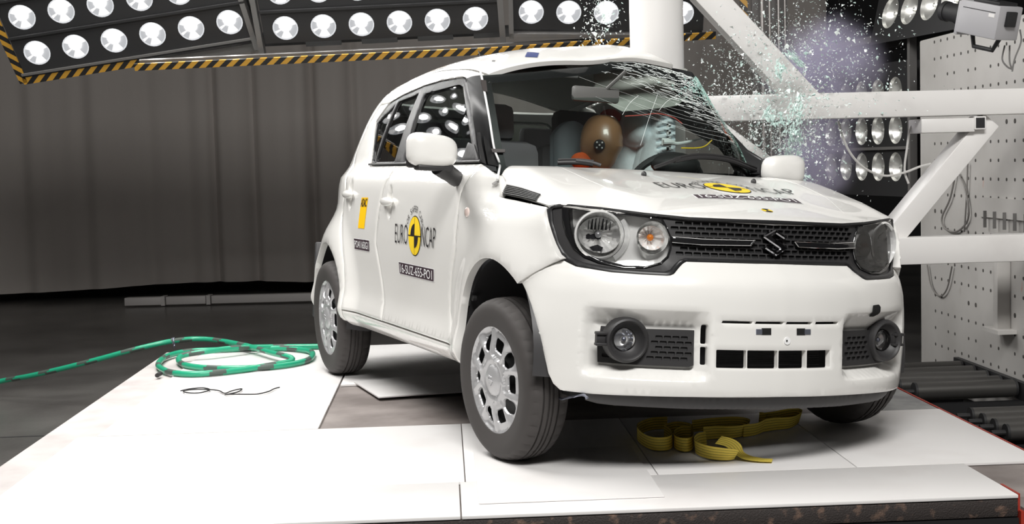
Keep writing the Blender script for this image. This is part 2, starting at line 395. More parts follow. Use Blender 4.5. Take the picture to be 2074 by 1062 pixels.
def panel(name, surf, outer, m, parent, s=-1, holes=(), res=.035, gap=.002, lip=.003, thick=.012, depth=0., dfun=None, ring=.007, extra=(), label=None, far=None, step=None, angle=50):
    V, Fs, bd = tri2d(outer, holes, res, gap, ring if lip else 0, step, extra)
    d = depth + np.where(bd, lip, 0.)
    if dfun is not None: d = d + dfun(V[:, 0], V[:, 1])
    P = lift(surf, V, s, d)
    mb = MB(); V3 = P; F3 = [tuple(f) for f in Fs]
    if thick:
        Q = lift(surf, V, s, d+thick); cnt = {}
        for f in Fs:
            for i in range(3):
                e = (f[i], f[(i+1) % 3]); cnt[e] = 1
        be = [e for e in cnt if (e[1], e[0]) not in cnt]; n = len(P); V3 = np.concatenate([P, Q])
        F3 += [(e[1], e[0], n+e[0], n+e[1]) for e in be]
    sd = far if far is not None else s
    if surf != 'side': sd = 1
    V3 = b2w(crush(V3, sd)); mb.add(V3, F3)
    used = np.zeros(len(V3), bool)
    for f in F3: used[list(f)] = True
    idx = np.cumsum(used)-1; mb.v = [V3[used]]; mb.f = [[int(idx[i]) for i in f] for f in F3]; mb.n = int(used.sum())
    return mb.build(name, m, parent, angle=angle, label=label)
def mir(poly): return [(-a, b) for a, b in poly]     # mirror an outline given in (y, z)
def circ(cx, cy, r, n=32, a0=0., a1=2*pi, ry=None):
    full = abs(a1-a0-2*pi) < 1e-6; t = np.linspace(a0, a1, n, endpoint=not full)
    return [(cx+r*cos(k), cy+(ry or r)*sin(k)) for k in t]
# ------------------------------------------------------------------ hall: floor, curtain, platform
FZ = -.35
def quad_ab(a0, a1, b0, b1, z): return [ab(a0, b0, z), ab(a1, b0, z), ab(a1, b1, z), ab(a0, b1, z)]
fm = noisy(mat('hall_floor_grey', (.13, .125, .118), .28), (.055, .052, .05), 1.3, .35, .7, bump=.15, bscale=40)
mb = MB(); mb.add(quad_ab(-16, 9, -12, 9, FZ), [(0, 1, 2, 3)]); struct(mb.build('floor', fm))
wm = mat('hall_wall_dark', (.018, .018, .019), .8); wl_ = mat('hall_wall_grey', (.46, .45, .44), .9)
mb = MB(); mb.box(ab(-13.2, -1, 2.6), (.1, .1, .1)); mb = MB()
mb.add([ab(-13.5, -12, FZ), ab(-13.5, 9, FZ), ab(-13.5, 9, 7), ab(-13.5, -12, 7)], [(0, 1, 2, 3)]); struct(mb.build('wall_back', wm))
mb = MB(); mb.add([ab(-13.5, 9, FZ), ab(9, 9, FZ), ab(9, 9, 7), ab(-13.5, 9, 7)], [(0, 1, 2, 3)]); struct(mb.build('wall_right', wm))
mb = MB(); mb.add([ab(-13.5, -12, FZ), ab(9, -12, FZ), ab(9, -12, 7), ab(-13.5, -12, 7)], [(0, 1, 2, 3)]); struct(mb.build('wall_left', wl_))
mb = MB(); mb.add([ab(9, -12, FZ), ab(9, 9, FZ), ab(9, 9, 7), ab(9, -12, 7)], [(0, 1, 2, 3)]); struct(mb.build('wall_front', wl_))
mb = MB(); mb.add([ab(-13.5, -12, 7), ab(9, -12, 7), ab(9, 9, 7), ab(-13.5, 9, 7)], [(0, 1, 2, 3)]); struct(mb.build('ceiling', wl_))
# floor joints
jm = mat('floor_joint', (.02, .02, .02), .8)
mb = MB()
for a in (-1.0, -2.4): mb.box(ab(a, -7, FZ), (.02, 9, .004), np.stack([AH, BH, ZH], 1))
struct(mb.build('trim_1', jm))
# curtain in soft vertical folds
cm = mat('curtain_grey_cloth', (.45, .415, .39), .95)
bs = np.arange(-7.5, 3.6, .025); zs_ = np.array([FZ+.13, 1.0, 2.2, 3.6]); r_ = np.random.default_rng(5)
fold = sum(a_*np.sin(bs*f_+p_) for a_, f_, p_ in ((.030, 5.1, 1), (.022, 9.3, 2), (.015, 16.7, .4), (.008, 27, 1.7), (.05, 2.1, .2)))
for b0, d_ in ((-3.55, .10), (-3.1, .07), (-2.42, .12), (-1.95, .07), (-.35, .06), (.7, .05)): fold = fold-d_*np.exp(-((bs-b0)/.05)**2)
mb = MB(); mb.grid(np.array([[ab(-10.7+f_*(1-.25*k/3), b, z+.03*sin(1.3*b)*(k == 0)) for k, z in enumerate(zs_)] for b, f_ in zip(bs, fold)]))
tag(mb.build('curtain', cm, org=ab(-10.7, -1, FZ)), 'tall grey cloth curtain hung across the back of the hall behind the lamp banks', 'curtain')
# light rail low on the floor behind the curtain hem
RM = mat('rail_grey_steel', (.42, .40, .39), .5)
p0 = Wp(255, 611, 'z', FZ+.06); p1 = Wp(645, 601, 'z', FZ+.06)
mb = MB(); rr = thing('cable_channel', 'pale grey steel channel lying on the floor under the curtain hem', 'channel', tuple(Wp(450, 606, 'z', FZ)))
d_ = p1-p0; n_ = np.linalg.norm(d_); d_ = d_/n_; Rr_ = np.stack([d_, np.cross(ZH, d_), ZH], 1)
for t0, t1, nm in ((0, .19, 'cover'), (.215, .42, 'cover'), (.45, 1.6, 'cover')): mb = MB(); mb.box(p0+d_*n_*(t0+t1)/2, (n_*(t1-t0), .12, .085), Rr_, bev=.006); mb.build(nm, RM, rr)
for t in (.20, .435): mb = MB(); mb.box(p0+d_*n_*t, (n_*.02, .14, .10), Rr_); mb.build('joint_bracket', RM, rr)

# platform
PW = noisy(mat('white_board', (.80, .785, .775), .42), (.70, .67, .655), 2.2, .5, .8)
DECK = noisy(mat('deck_worn_plate', (.30, .265, .25), .6), (.17, .145, .135), 3.5, .35, .65, bump=.1)
DECKL = noisy(mat('deck_light_edge', (.62, .58, .565), .55), (.5, .46, .45), 5, .4, .7)
RUST = noisy(mat('rusty_front_beam', (.035, .028, .026), .7), (.20, .125, .09), 24, .56, .74, bump=.4)
RED = mat('red_painted_steel', (.36, .035, .02), .45)
BSTEEL = mat('black_steel', (.012, .012, .013), .5)
Rab = np.stack([AH, BH, ZH], 1)
def abox(mb, a0, a1, b0, b1, z0, z1, bev=0, mi=0): return mb.box(ab((a0+a1)/2, (b0+b1)/2, (z0+z1)/2), (a1-a0, b1-b0, z1-z0), Rab, mi, bev)
PL = thing('sled_platform', 'broad crash sled platform under the white boards with a rusty dark front beam', 'platform', tuple(ab(-1, -.7, FZ)))
mb = MB(); abox(mb, -3.22, 1.03, -2.66, 1.185, -.06, -.016); mb.build('deck', DECK, PL)
mb = MB(); abox(mb, -3.22, .60, -2.662, -2.40, -.055, -.010); mb.build('deck_edge', DECKL, PL)
mb = MB(); abox(mb, 1.0, 1.05, -2.66, .895, -.075, -.018, .004); mb.build('front_beam', RUST, PL)
mb = MB(); abox(mb, 1.0, 1.055, -2.66, .895, -.105, -.078); mb.build('front_rail', BSTEEL, PL)
mb = MB(); abox(mb, .90, 1.03, -2.5, .88, FZ, -.10); mb.build('underframe', BSTEEL, PL)
mb = MB(); abox(mb, -1.2, .60, 1.186, 1.194, -.06, -.002); abox(mb, .90, 1.04, .897, .905, -.06, -.002); mb.build('red_side_edge', RED, PL)
mb = MB(); abox(mb, .585, 1.25, .91, 1.22, -.10, -.045); mb.build('metal_step', noisy(mat('worn_steel', (.30, .295, .285), .45, .4), (.2, .2, .2), 8), PL)
mb = MB(); abox(mb, .96, 1.06, .90, 1.3, FZ, -.055); mb.build('red_end_plate', RED, PL)
mb = MB(); p = ab(1.064, 1.02, -.17); mb.lathe([(.030, 0), (.034, .004), (.042, .004), (.046, 0)], p, AH, 28); mb.build('lifting_ring', BSTEEL, PL)
mb = MB(); abox(mb, -1.3, -.46, .75, 1.18, -.016, -.003); mb.build('steel_plate', noisy(mat('grey_plate', (.33, .33, .325), .5, .2), (.22, .22, .22), 10), PL)
def board(a0, a1, b0, b1, label, z=-.014, t=.011, poly=None):
    mb = MB()
    if poly: mb.prism([ab(a, b, z) for a, b in poly], (0, 0, t))
    else: abox(mb, a0, a1, b0, b1, z, z+t, .0015)
    tag(mb.build('floor_board', PW, org=ab((a0+a1)/2, (b0+b1)/2, z)), label, 'board', 'white boards laid over the sled platform')
board(-.50, .577, -2.50, -.881, 'large white board at the front left of the platform beside the tyre, blown out by the lamps')
board(.581, 1.05, -2.62, -.902, 'long white board strip along the front edge of the platform, left half')
board(.581, 1.05, -.897, .895, 'long white board strip along the front edge of the platform, right half')
board(-.50, .577, -.877, -.202, 'white board under the near front wheel of the car', z=-.0135)
board(-.50, .577, -.198, .508, 'white board in shadow under the front bumper, carrying the yellow strap')
board(-.46, .577, .512, 1.185, 'white board under the far front wheel at the red platform edge')
board(.10, .91, -.84, -.23, 'smaller white sheet laid on top in front of the near front wheel', z=-.002, t=.004)
board(-1.09, -.51, -2.42, -1.49, 'white board left of the bare brown deck, next to the twisted wire', z=-.0135)
board(-3.2, -1.10, -2.42, -1.49, 'white board at the back left under the green hose coil')
board(-3.2, -1.68, -1.48, 1.1, 'white board at the back of the platform under the rear wheels')
board(-1.9, -1.2, -1.4, -.5, 'white board end skewed out from under the car behind the near front wheel', z=-.001, t=.006, poly=[(-1.72, -1.415), (-1.215, -1.265), (-1.37, -.45), (-1.95, -.50)])
# ------------------------------------------------------------------ banks of reflector lamps
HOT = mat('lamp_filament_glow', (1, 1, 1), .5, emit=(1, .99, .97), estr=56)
FA = mat('reflector_painted_glow', (.02, .02, .02), .6, emit=(1, .99, .98), estr=1.0)  # facets and rim emit by themselves, standing in for light on the reflector
FB = mat('reflector_painted_glow_mid', (.02, .02, .02), .6, emit=(.94, .96, 1), estr=.50)
FR = mat('reflector_painted_glow_rim', (.02, .02, .02), .6, emit=(.95, .97, 1), estr=.72)
OFFR = mat('unlit_reflector', (.80, .80, .77), .32, .85)
BANK = mat('bank_black', (.020, .020, .021), .6); FRM = mat('bank_frame_steel', (.17, .165, .16), .45, .3)
HZD = mat('hazard_stripes', (.9, .5, .03), .5)
def stripes(m, period=.16):
    n, l, b = nodes(m); uv = n.new('ShaderNodeTexCoord'); s = n.new('ShaderNodeSeparateXYZ'); l.new(uv.outputs['UV'], s.inputs[0])
    a = n.new('ShaderNodeMath'); a.operation = 'ADD'; l.new(s.outputs[0], a.inputs[0]); l.new(s.outputs[1], a.inputs[1]); a.operation = 'SUBTRACT'
    f = n.new('ShaderNodeMath'); f.operation = 'FRACT'; l.new(a.outputs[0], f.inputs[0]); g = n.new('ShaderNodeMath'); g.operation = 'GREATER_THAN'; g.inputs[1].default_value = .5; l.new(f.outputs[0], g.inputs[0])
    x = n.new('ShaderNodeMix'); x.data_type = 'RGBA'; x.inputs[6].default_value = (.50, .265, .03, 1); x.inputs[7].default_value = (.012, .012, .013, 1); l.new(g.outputs[0], x.inputs[0]); l.new(x.outputs[2], b.inputs['Base Color'])
stripes(HZD)
def lamp_mesh(r, n, up, lit):                        # unit lamp at the origin, facing n
    mb = MB(); seg = 24
    if lit:
        prof = [(r, .0), (r*.90, -r*.06), (r*.62, -r*.10), (r*.2, -r*.14)]
        mb.lathe(prof, (0, 0, 0), n, seg, up=up)
        a = np.cross(n, up); a /= np.linalg.norm(a); b = np.cross(n, a); mi = []
        for k in range(seg):
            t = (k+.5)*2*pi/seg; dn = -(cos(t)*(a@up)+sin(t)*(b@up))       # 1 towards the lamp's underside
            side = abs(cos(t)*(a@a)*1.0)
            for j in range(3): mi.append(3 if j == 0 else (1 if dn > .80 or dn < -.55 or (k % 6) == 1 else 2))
        mb.m = mi; u_ = up-n*(up@n); u_ /= np.linalg.norm(u_)
        mb.lathe([(r*.46, -r*.05), (r*.30, .0), (.0001, r*.02)], u_*r*.16, n, 20, up=up, mi=0)
        mb.lathe([(r*.13, -r*.08), (r*.10, -.0), (.0001, r*.01)], -u_*r*.50, n, 12, up=up, mi=1)
    else:
        prof = [(r, .0), (r*.93, -r*.22), (r*.66, -r*.50), (r*.36, -r*.62)]
        mb.lathe(prof, (0, 0, 0), n, seg, up=up)
        mb.lathe([(r*.36, -r*.62), (.0001, -r*.66)], (0, 0, 0), n, seg, up=up, mi=0); mb.lathe([(r*.14, -r*.6), (r*.13, -r*.3), (.0001, -r*.24)], (0, 0, 0), n, 12, up=up, mi=0)
    return mb
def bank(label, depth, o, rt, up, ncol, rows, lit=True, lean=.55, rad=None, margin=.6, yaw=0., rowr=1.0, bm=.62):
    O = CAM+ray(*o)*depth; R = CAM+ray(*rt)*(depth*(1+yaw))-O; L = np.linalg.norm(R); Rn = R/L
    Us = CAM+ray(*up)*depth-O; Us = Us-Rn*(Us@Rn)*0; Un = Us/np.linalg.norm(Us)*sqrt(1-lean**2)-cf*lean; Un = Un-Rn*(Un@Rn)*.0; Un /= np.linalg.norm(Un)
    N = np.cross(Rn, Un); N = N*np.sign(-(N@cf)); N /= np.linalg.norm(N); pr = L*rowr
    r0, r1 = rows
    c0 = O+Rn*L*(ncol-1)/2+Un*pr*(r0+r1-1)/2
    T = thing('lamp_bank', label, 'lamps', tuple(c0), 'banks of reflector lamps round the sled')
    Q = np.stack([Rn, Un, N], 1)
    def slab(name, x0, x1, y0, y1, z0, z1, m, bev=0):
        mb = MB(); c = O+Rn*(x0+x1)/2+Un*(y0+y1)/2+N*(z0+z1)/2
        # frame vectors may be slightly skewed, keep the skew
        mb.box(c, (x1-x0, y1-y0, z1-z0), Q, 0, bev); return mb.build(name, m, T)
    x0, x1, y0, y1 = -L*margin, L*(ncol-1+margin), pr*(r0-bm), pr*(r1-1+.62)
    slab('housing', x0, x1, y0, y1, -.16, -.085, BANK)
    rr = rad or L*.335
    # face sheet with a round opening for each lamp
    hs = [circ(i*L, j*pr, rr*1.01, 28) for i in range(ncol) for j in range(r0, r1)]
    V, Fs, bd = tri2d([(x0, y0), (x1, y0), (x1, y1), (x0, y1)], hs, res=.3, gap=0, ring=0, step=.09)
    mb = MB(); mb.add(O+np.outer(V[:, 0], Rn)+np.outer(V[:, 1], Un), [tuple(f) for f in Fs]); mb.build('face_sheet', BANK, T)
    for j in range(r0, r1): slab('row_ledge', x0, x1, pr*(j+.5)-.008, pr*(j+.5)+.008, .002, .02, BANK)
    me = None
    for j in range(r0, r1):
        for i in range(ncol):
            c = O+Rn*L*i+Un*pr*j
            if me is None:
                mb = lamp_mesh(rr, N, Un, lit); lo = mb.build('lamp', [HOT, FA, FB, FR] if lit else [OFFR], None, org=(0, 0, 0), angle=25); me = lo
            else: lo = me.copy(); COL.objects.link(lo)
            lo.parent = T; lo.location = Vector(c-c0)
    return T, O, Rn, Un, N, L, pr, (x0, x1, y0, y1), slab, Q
def hazard(T, p, q, w, th, N, name='hazard_strip', per=.092):
    p, q = np.asarray(p), np.asarray(q); d = q-p; ln = np.linalg.norm(d); d = d/ln; u = np.cross(N, d); u /= np.linalg.norm(u)
    mb = MB(); mb.box((p+q)/2-N*th/2, (ln, w, th), np.stack([d, u, N], 1)); o = mb.build(name, HZD, T); me = o.data
    uv = me.uv_layers.new(name='UVMap'); o0 = ORG[T.name]
    for lp in me.loops:
        c = np.array(me.vertices[lp.vertex_index].co[:])+o0-p; uv.data[lp.index].uv = ((c@d)/per, (c@u)/per*1.1)
    return o
B1 = bank('left lit lamp bank tilted over the curtain, with a striped edge on two sides', 9.5, (75, 107), (153, 94.6), (60, 43), 6, (0, 4), margin=.53)
T, O, Rn, Un, N, L, pr, (x0, x1, y0, y1), slab, Q = B1
a = O+Rn*(x0-.03)+Un*(y0-.01); b = O+Rn*L*2.45+Un*(y0-.01); c = O+Rn*(x0-.05)+Un*(y1)
hazard(T, a-Un*.014, b-Un*.014, .055, .012, N); hazard(T, a-Un*.03, c, .055, .012, N)
slab('frame', x0-.02, L*5.6, y0+.016, y0+.032, -.05, .012, FRM); slab('frame', L*2.5, L*5.5, y0-.10, y0-.04, -.12, -.06, FRM); slab('frame', x1-.035, x1, y0-.06, y1, -.05, .02, FRM)
B2 = bank('middle lit lamp bank in a steel frame, above the striped bar', 9.4, (578, 57), (655, 53.2), (573, -5), 6, (0, 4), margin=.6, bm=.42)
T, O, Rn, Un, N, L, pr, (x0, x1, y0, y1), slab, Q = B2
slab('frame', x0-.05, x0-.015, y0-.09, y1, -.06, .02, FRM); slab('frame', x1+.0, x1+.04, y0-.07, y1, -.06, .02, FRM)
TH = thing('hazard_bar', 'long yellow and black striped safety bar under the middle and right lamp banks', 'safety bar', tuple(CAM+ray(860, 100)*9.42))
for q0, q1 in (((283, 126), (1010, 93)), ((1010, 93), (1300, 78))):
    p, q = CAM+ray(*q0)*9.42, CAM+ray(*q1)*9.42; d = (q-p)/np.linalg.norm(q-p); u = np.cross(N, d); u /= np.linalg.norm(u); mb = MB(); mb.box((p+q)/2, (np.linalg.norm(q-p), .035, .02), np.stack([d, u, N], 1)); mb.build('rail', FRM, TH)
slab('dark_backing', x0-.04, x1, y0-.09, y0, -.22, -.16, BANK)
for i in range(4): slab('ballast_box', L*(.4+1.5*i), L*(1.35+1.5*i), y0-.08, y0-.015, -.15, -.10, mat('ballast_grey', (.09, .09, .09), .6))
hazard(TH, CAM+ray(272, 137)*9.35, CAM+ray(1010, 103)*9.35, .05, .012, N)
hazard(TH, CAM+ray(1010, 103)*9.35, CAM+ray(1450, 72)*9.35, .05, .012, N)
B3 = bank('right lit lamp bank behind the white pole', 9.3, (1076, 24.5), (1152, 25), (1074, -38), 5, (0, 4), margin=.6, bm=.5)
T, O, Rn, Un, N, L, pr, (x0, x1, y0, y1), slab, Q = B3
slab('frame', x0, x0+.03, y0-.06, y1, -.06, .03, FRM); slab('frame', x0, x1, y0-.05, y0-.02, -.06, .03, FRM)
hazard(T, CAM+ray(1503, -60)*9.35, CAM+ray(1509, 60)*9.35, .05, .012, N)
# unlit banks on the right
B4 = bank('unlit lamp bank seen side on through the debris, behind the white beam', 9.6, (1716, 345), (1747, 344), (1714, 268), 4, (0, 3), lit=False, lean=.05, rad=.105, yaw=-.028, margin=.9, rowr=1.0) if False else None
def side_bank(label, O, db, dz, cols, rows, rad, ang, tilt=0.):
    # a wall of unlit lamps turned towards the sled: local axes R along the wall, up, N facing
    R = AH*cos(ang)+BH*sin(ang); N = np.cross(R, ZH); N = N*np.sign((CAM-O)@N); U = ZH*cos(tilt)+N*sin(tilt); N2 = np.cross(R, U); N2 *= np.sign(N2@N)
    O = O-R*db*(cols-1); T = thing('lamp_bank', label, 'lamps', tuple(O), 'banks of reflector lamps round the sled'); Q = np.stack([R, U, N2], 1)
    x0, x1, y0, y1 = -.2, db*(cols-1)+.2, -.2, dz*(rows-1)+.2
    hs = [circ(i*db, j*dz, rad*1.01, 28) for i in range(cols) for j in range(rows)]
    V, Fs, bd = tri2d([(x0, y0), (x1, y0), (x1, y1), (x0, y1)], hs, res=.3, gap=0, ring=0, step=.06)
    mb = MB(); mb.add(O+np.outer(V[:, 0], R)+np.outer(V[:, 1], U), [tuple(f) for f in Fs]); mb.build('face_sheet', BANK, T)
    mb = MB(); mb.box(O+R*(x0+x1)/2+U*(y0+y1)/2-N2*.14, (x1-x0, y1-y0, .06), Q); mb.build('housing', BANK, T)
    for x, w, yy0, yy1 in ((x1+.10, .035, y0-.1, y1+.18),): mb = MB(); mb.box(O+R*x+U*(yy0+yy1)/2+N2*.03, (w, yy1-yy0, .05), Q); mb.build('frame', FRM, T)
    mb = MB(); mb.box(O+R*((x0+x1)/2)+U*(y1+.17)+N2*.03, (x1-x0+.3, .045, .05), Q); mb.build('frame', FRM, T)
    for j in range(rows-1): mb = MB(); mb.box(O+R*((x0+x1)/2)+U*(dz*(j+.5))+N2*.012, (x1-x0, .02, .02), Q); mb.build('row_ledge', FRM, T)
    me = None
    for j in range(rows):
        for i in range(cols):
            c = O+R*db*i+U*dz*j
            if me is None: lo = me = lamp_mesh(rad, N2, U, False).build('lamp', [OFFR], None, org=(0, 0, 0), angle=25)
            else: lo = me.copy(); COL.objects.link(lo)
            lo.parent = T; lo.location = Vector(c-O)
    return T, O, R, U, N2
LP = {}
# ------------------------------------------------------------------ white pole rig
WST = noisy(mat('white_painted_steel', (.78, .765, .75), .35), (.70, .68, .665), 3, .5, .75)
PA = -1.21
RIG = thing('impact_pole_rig', 'white round steel pole with braced square beams running to the perforated block', 'pole', (-1.109, .494, -.3))
mb = MB(); mb.cyl((-1.109, .494, .03), (-1.109, .494, 3.4), .127, 48); mb.build('pole', WST, RIG)
def sq(name, p, q, w, w2=None, R0=None):
    p, q = np.asarray(p), np.asarray(q); d = q-p; ln = np.linalg.norm(d); d = d/ln; n = AH; u = np.cross(n, d); mb = MB()
    mb.box((p+q)/2, (ln, w, w2 or w), np.stack([d, u, n], 1), bev=.006); return mb.build(name, WST, RIG)
sq('upper_beam', ab(PA, .18, 1.335), ab(PA, 2.0, 1.335), .122, .12)
sq('lower_beam', ab(PA, .18, .632), ab(PA, 2.0, .632), .130, .12)
sq('upper_brace', ab(PA, .12, 2.12), ab(PA, .83, 1.34), .13, .11)
sq('lower_brace', ab(PA, .22, 1.36), ab(PA, 1.15, .66), .085, .09)
sq('end_brace', ab(PA-.065, 1.20, .655), ab(PA-.065, 1.715, 1.25), .098, .16)
mb = MB(); c = ab(PA-.05, 1.63, 1.235); 
mb = MB(); abox(mb, PA-.14, PA+.045, 1.36, 1.62, 1.195, 1.262, .004); mb.build('stub_beam', WST, RIG)
mb = MB(); abox(mb, PA-.02, PA+.052, 1.615, 1.672, 1.205, 1.268, .003); mb.build('tube_end', WST, RIG)
mb = MB(); abox(mb, PA+.02, PA+.0535, 1.622, 1.665, 1.212, 1.261); mb.build('tube_opening', BSTEEL, RIG)
mb = MB(); abox(mb, PA-.1, PA+.08, 1.935, 1.985, .50, 1.5); mb.build('end_plate', WST, RIG)
# perforated block
BLKW = noisy(mat('block_white_paint', (.50, .485, .465), .55), (.44, .425, .405), 2.5, .45, .7)
def stain(m, col, scale, lo, seed):
    n, l, b = nodes(m); src = b.inputs['Base Color'].links[0].from_socket
    t = n.new('ShaderNodeTexNoise'); t.inputs['Scale'].default_value = scale; t.inputs['Detail'].default_value = 5; tc = n.new('ShaderNodeTexCoord'); mp = n.new('ShaderNodeMapping'); mp.inputs['Location'].default_value = (seed, seed*2, 0); mp.inputs['Scale'].default_value = (1, 1, .45)
    l.new(tc.outputs['Object'], mp.inputs[0]); l.new(mp.outputs[0], t.inputs['Vector'])
    r = n.new('ShaderNodeValToRGB'); r.color_ramp.elements[0].position = lo; r.color_ramp.elements[1].position = lo+.06; l.new(t.outputs['Fac'], r.inputs[0])
    x = n.new('ShaderNodeMix'); x.data_type = 'RGBA'; x.inputs[7].default_value = (*col, 1); l.new(r.outputs[0], x.inputs[0]); l.new(src, x.inputs[6]); l.new(x.outputs[2], b.inputs['Base Color'])
stain(BLKW, (.55, .12, .05), 5, .71, 3.1); stain(BLKW, (.33, .30, .27), 4, .68, 7.7)
WB = thing('barrier_block', 'tall white perforated steel block beside the sled, spattered with old paint', 'block', tuple(ab(-1.5, 2.3, -.3)))
mb = MB(); abox(mb, -3.02, .4, 2.0, 2.8, -.30, 1.78, .01)
mb.build('block_body', BLKW, WB)
mb = MB(); hr = .0095
for j in range(20):
    z = -.15+.1*j
    for i in range(26):
        a = -2.76+.105*i
        if j % 5 == 2 and i % 3 == 1: continue
        if j in (4, 9, 14) and i % 5 > 1: continue
        mb.cyl(ab(a, 1.9985, z), ab(a, 2.003, z), hr*(1.4 if j in (4, 9, 14) else 1), 10)
mb.build('bolt_holes', mat('hole_dark', (.06, .055, .05), .8), WB)['kind'] = 'stuff'
mb = MB(); abox(mb, -1.72, -1.66, 1.93, 2.0, .17, .62, .004); abox(mb, -1.80, -1.58, 1.90, 2.0, .155, .175); mb.build('bracket_post', BLKW, WB)
mb = MB(); abox(mb, -2.05, -.6, 1.985, 2.0, .745, .85); mb.build('cable_tray', BLKW, WB)
for i in range(6): mb = MB(); abox(mb, -1.95+.13*i, -1.94+.13*i, 1.97, 1.985, .69, .78); mb.build('tray_clip', FRM, WB)
# roller conveyor
ROLM = mat('roller_steel', (.085, .082, .078), .38, .6); ENDM = mat('roller_end_black', (.015, .015, .016), .6)
for nm, rows, b1, rails in (('dark roller conveyor beside the car, its five rollers ending at the perforated block', [(-1.47, 1.42, .045), (-1.66, 1.40, .036), (-1.84, 1.38, .036), (-2.02, 1.36, .036), (-2.20, 1.34, .036)], 1.945, (-2.35, -1.36)),
                            ('dark roller conveyor at the right edge of the picture, half hidden by the platform edge', [(-.40, 1.45, .036), (-.53, 1.45, .036), (-.66, 1.45, .036), (-.80, 1.45, .036)], 1.945, (-.88, -.32))):
    FRC = thing('roller_conveyor', nm, 'conveyor', tuple(ab(sum(rails)/2, 1.65, -.3)), 'roller conveyors between the platform and the block')
    for a, b0, big in rows:
        mb = MB(); mb.cyl(ab(a, b0+.01, -.105), ab(a, b1, -.105), big, 24); t = mb.build('roller', ROLM, FRC)
        for b, s_ in ((b0, 1), (b1, -1)): mb = MB(); mb.cyl(ab(a, b, -.105), ab(a, b+.012*s_, -.105), big*1.03, 20); mb.build('end_cap', ENDM, t)
        mb = MB(); mb.cyl(ab(a, b0-.06, -.105), ab(a, b0, -.105), .012, 10); mb.build('axle', ENDM, t)
    mb = MB(); abox(mb, *rails, 1.29, 1.325, -.15, -.085); mb.build('side_rail', BSTEEL, FRC)
    mb = MB(); abox(mb, *rails, 1.955, 1.985, -.16, -.07); mb.build('side_rail', BSTEEL, FRC)
    for a in (rails[0]+.05, rails[1]-.05): mb = MB(); abox(mb, a-.03, a+.03, 1.29, 1.98, FZ, -.16); mb.build('cross_member', BSTEEL, FRC)
side_bank('unlit lamp bank turned side on behind the upper beam, its lamps in rows of four', CAM+ray(1814, 338)*9.3, .262, .252, 5, 3, .098, radians(8))
side_bank('unlit lamp bank high on the right behind the grey camera', CAM+ray(1925, -2)*8.4, .25, .36, 4, 1, .105, radians(10), tilt=-.22)
# high-speed camera
HSC = thing('high_speed_camera', 'grey boxy high-speed camera with a black lens hanging over the block', 'camera', tuple(CAM+ray(2000, 40)*6.5))
HG = mat('camera_grey', (.40, .395, .41), .45)
cc = CAM+ray(2003, 40)*6.5; ex_ = CAM+ray(2063, 52)*6.35-cc; ex_ = ex_/np.linalg.norm(ex_); ez_ = ZH-ex_*(ZH@ex_); ez_ /= np.linalg.norm(ez_); ey_ = np.cross(ez_, ex_); Qc = np.stack([ex_, ey_, ez_], 1)
def cb_(name, c, size, m, bev=.004): mb = MB(); mb.box(cc+Qc@np.array(c, float), size, Qc, bev=bev); return mb.build(name, m, HSC)
body = cb_('camera_body', (0, 0, 0), (.245, .15, .155), HG, .006); cb_('front_plate', (-.128, 0, -.01), (.02, .14, .16), HG)
cb_('panel_line', (0, -.0755, .045), (.2, .002, .003), ENDM, 0); cb_('label_plate', (.08, -.0756, .03), (.035, .002, .016), WST, 0)
cb_('rear_connector', (.13, 0, .02), (.018, .06, .07), ENDM)
mb = MB(); f_ = lambda x, y, z: cc+Qc@np.array([x, y, z])
mb.cyl(f_(-.135, 0, .0), f_(-.19, 0, .0), .052, 24); mb.cyl(f_(-.19, 0, 0), f_(-.26, 0, 0), .045, 24); mb.cyl(f_(-.26, 0, 0), f_(-.285, 0, 0), .049, 24); ln_ = mb.build('lens', BLK if 'BLK' in globals() else ENDM, HSC)
mb = MB(); mb.ball(f_(-.280, 0, 0), (.012, .040, .040), 16, 10, R=Qc); mb.build('front_glass', mat('lens_glass', (.05, .09, .09), .05, coat=1), ln_)
mb = MB(); mb.tube([f_(-.085, 0, -.075), f_(-.062, 0, -.135), f_(.055, 0, -.135), f_(.085, 0, -.075)], .011, 8); mb.build('handle', ENDM, HSC)
cb_('mount_plate', (.02, 0, .085), (.16, .12, .016), ENDM); mb = MB(); mb.cyl(f_(.02, 0, .09), f_(.02, 0, .09)+ZH*1.2, .022, 12); mb.build('mount_arm', ENDM, HSC)
for k, pts in enumerate(([(2035, 92), (2030, 120), (2040, 135), (2050, 140)], [(2045, 92), (2045, 125), (2051, 143)], [(2066, 60), (2068, 85), (2055, 120), (2050, 145)])):
    mb = MB(); mb.tube([CAM+ray(u, v)*6.52 for u, v in pts], .004, 6, smooth=5); mb.build('camera_cable', mat('cable_grey', (.16, .155, .15), .6), HSC)
# upright tubes and grey panel behind the debris
ST = thing('stand_tubes', 'four upright pale tubes in front of a grey panel behind the flying glass', 'stand', tuple(Wn(1565, 330, AH, -6.0)))
def upr(u, w, name, m, aa=-6.0, dz=0):
    p = Wn(u, 200, AH, aa); mb = MB(); mb.cyl((p[0], p[1], FZ), (p[0], p[1], 3.2), w, 16); mb.build(name, m, ST)
TUBE = mat('tube_pale', (.55, .52, .50), .35, .4)
for u, w in ((1546, .017), (1561, .010), (1579, .010), (1592, .008)): upr(u, w, 'tube', TUBE)
p = Wn(1560, 200, AH, -6.2); mb = MB(); mb.box((p[0], p[1], 1.4), (.03, .30, 3.6), Rab); mb.build('back_panel', mat('panel_grey', (.20, .19, .185), .7), ST)
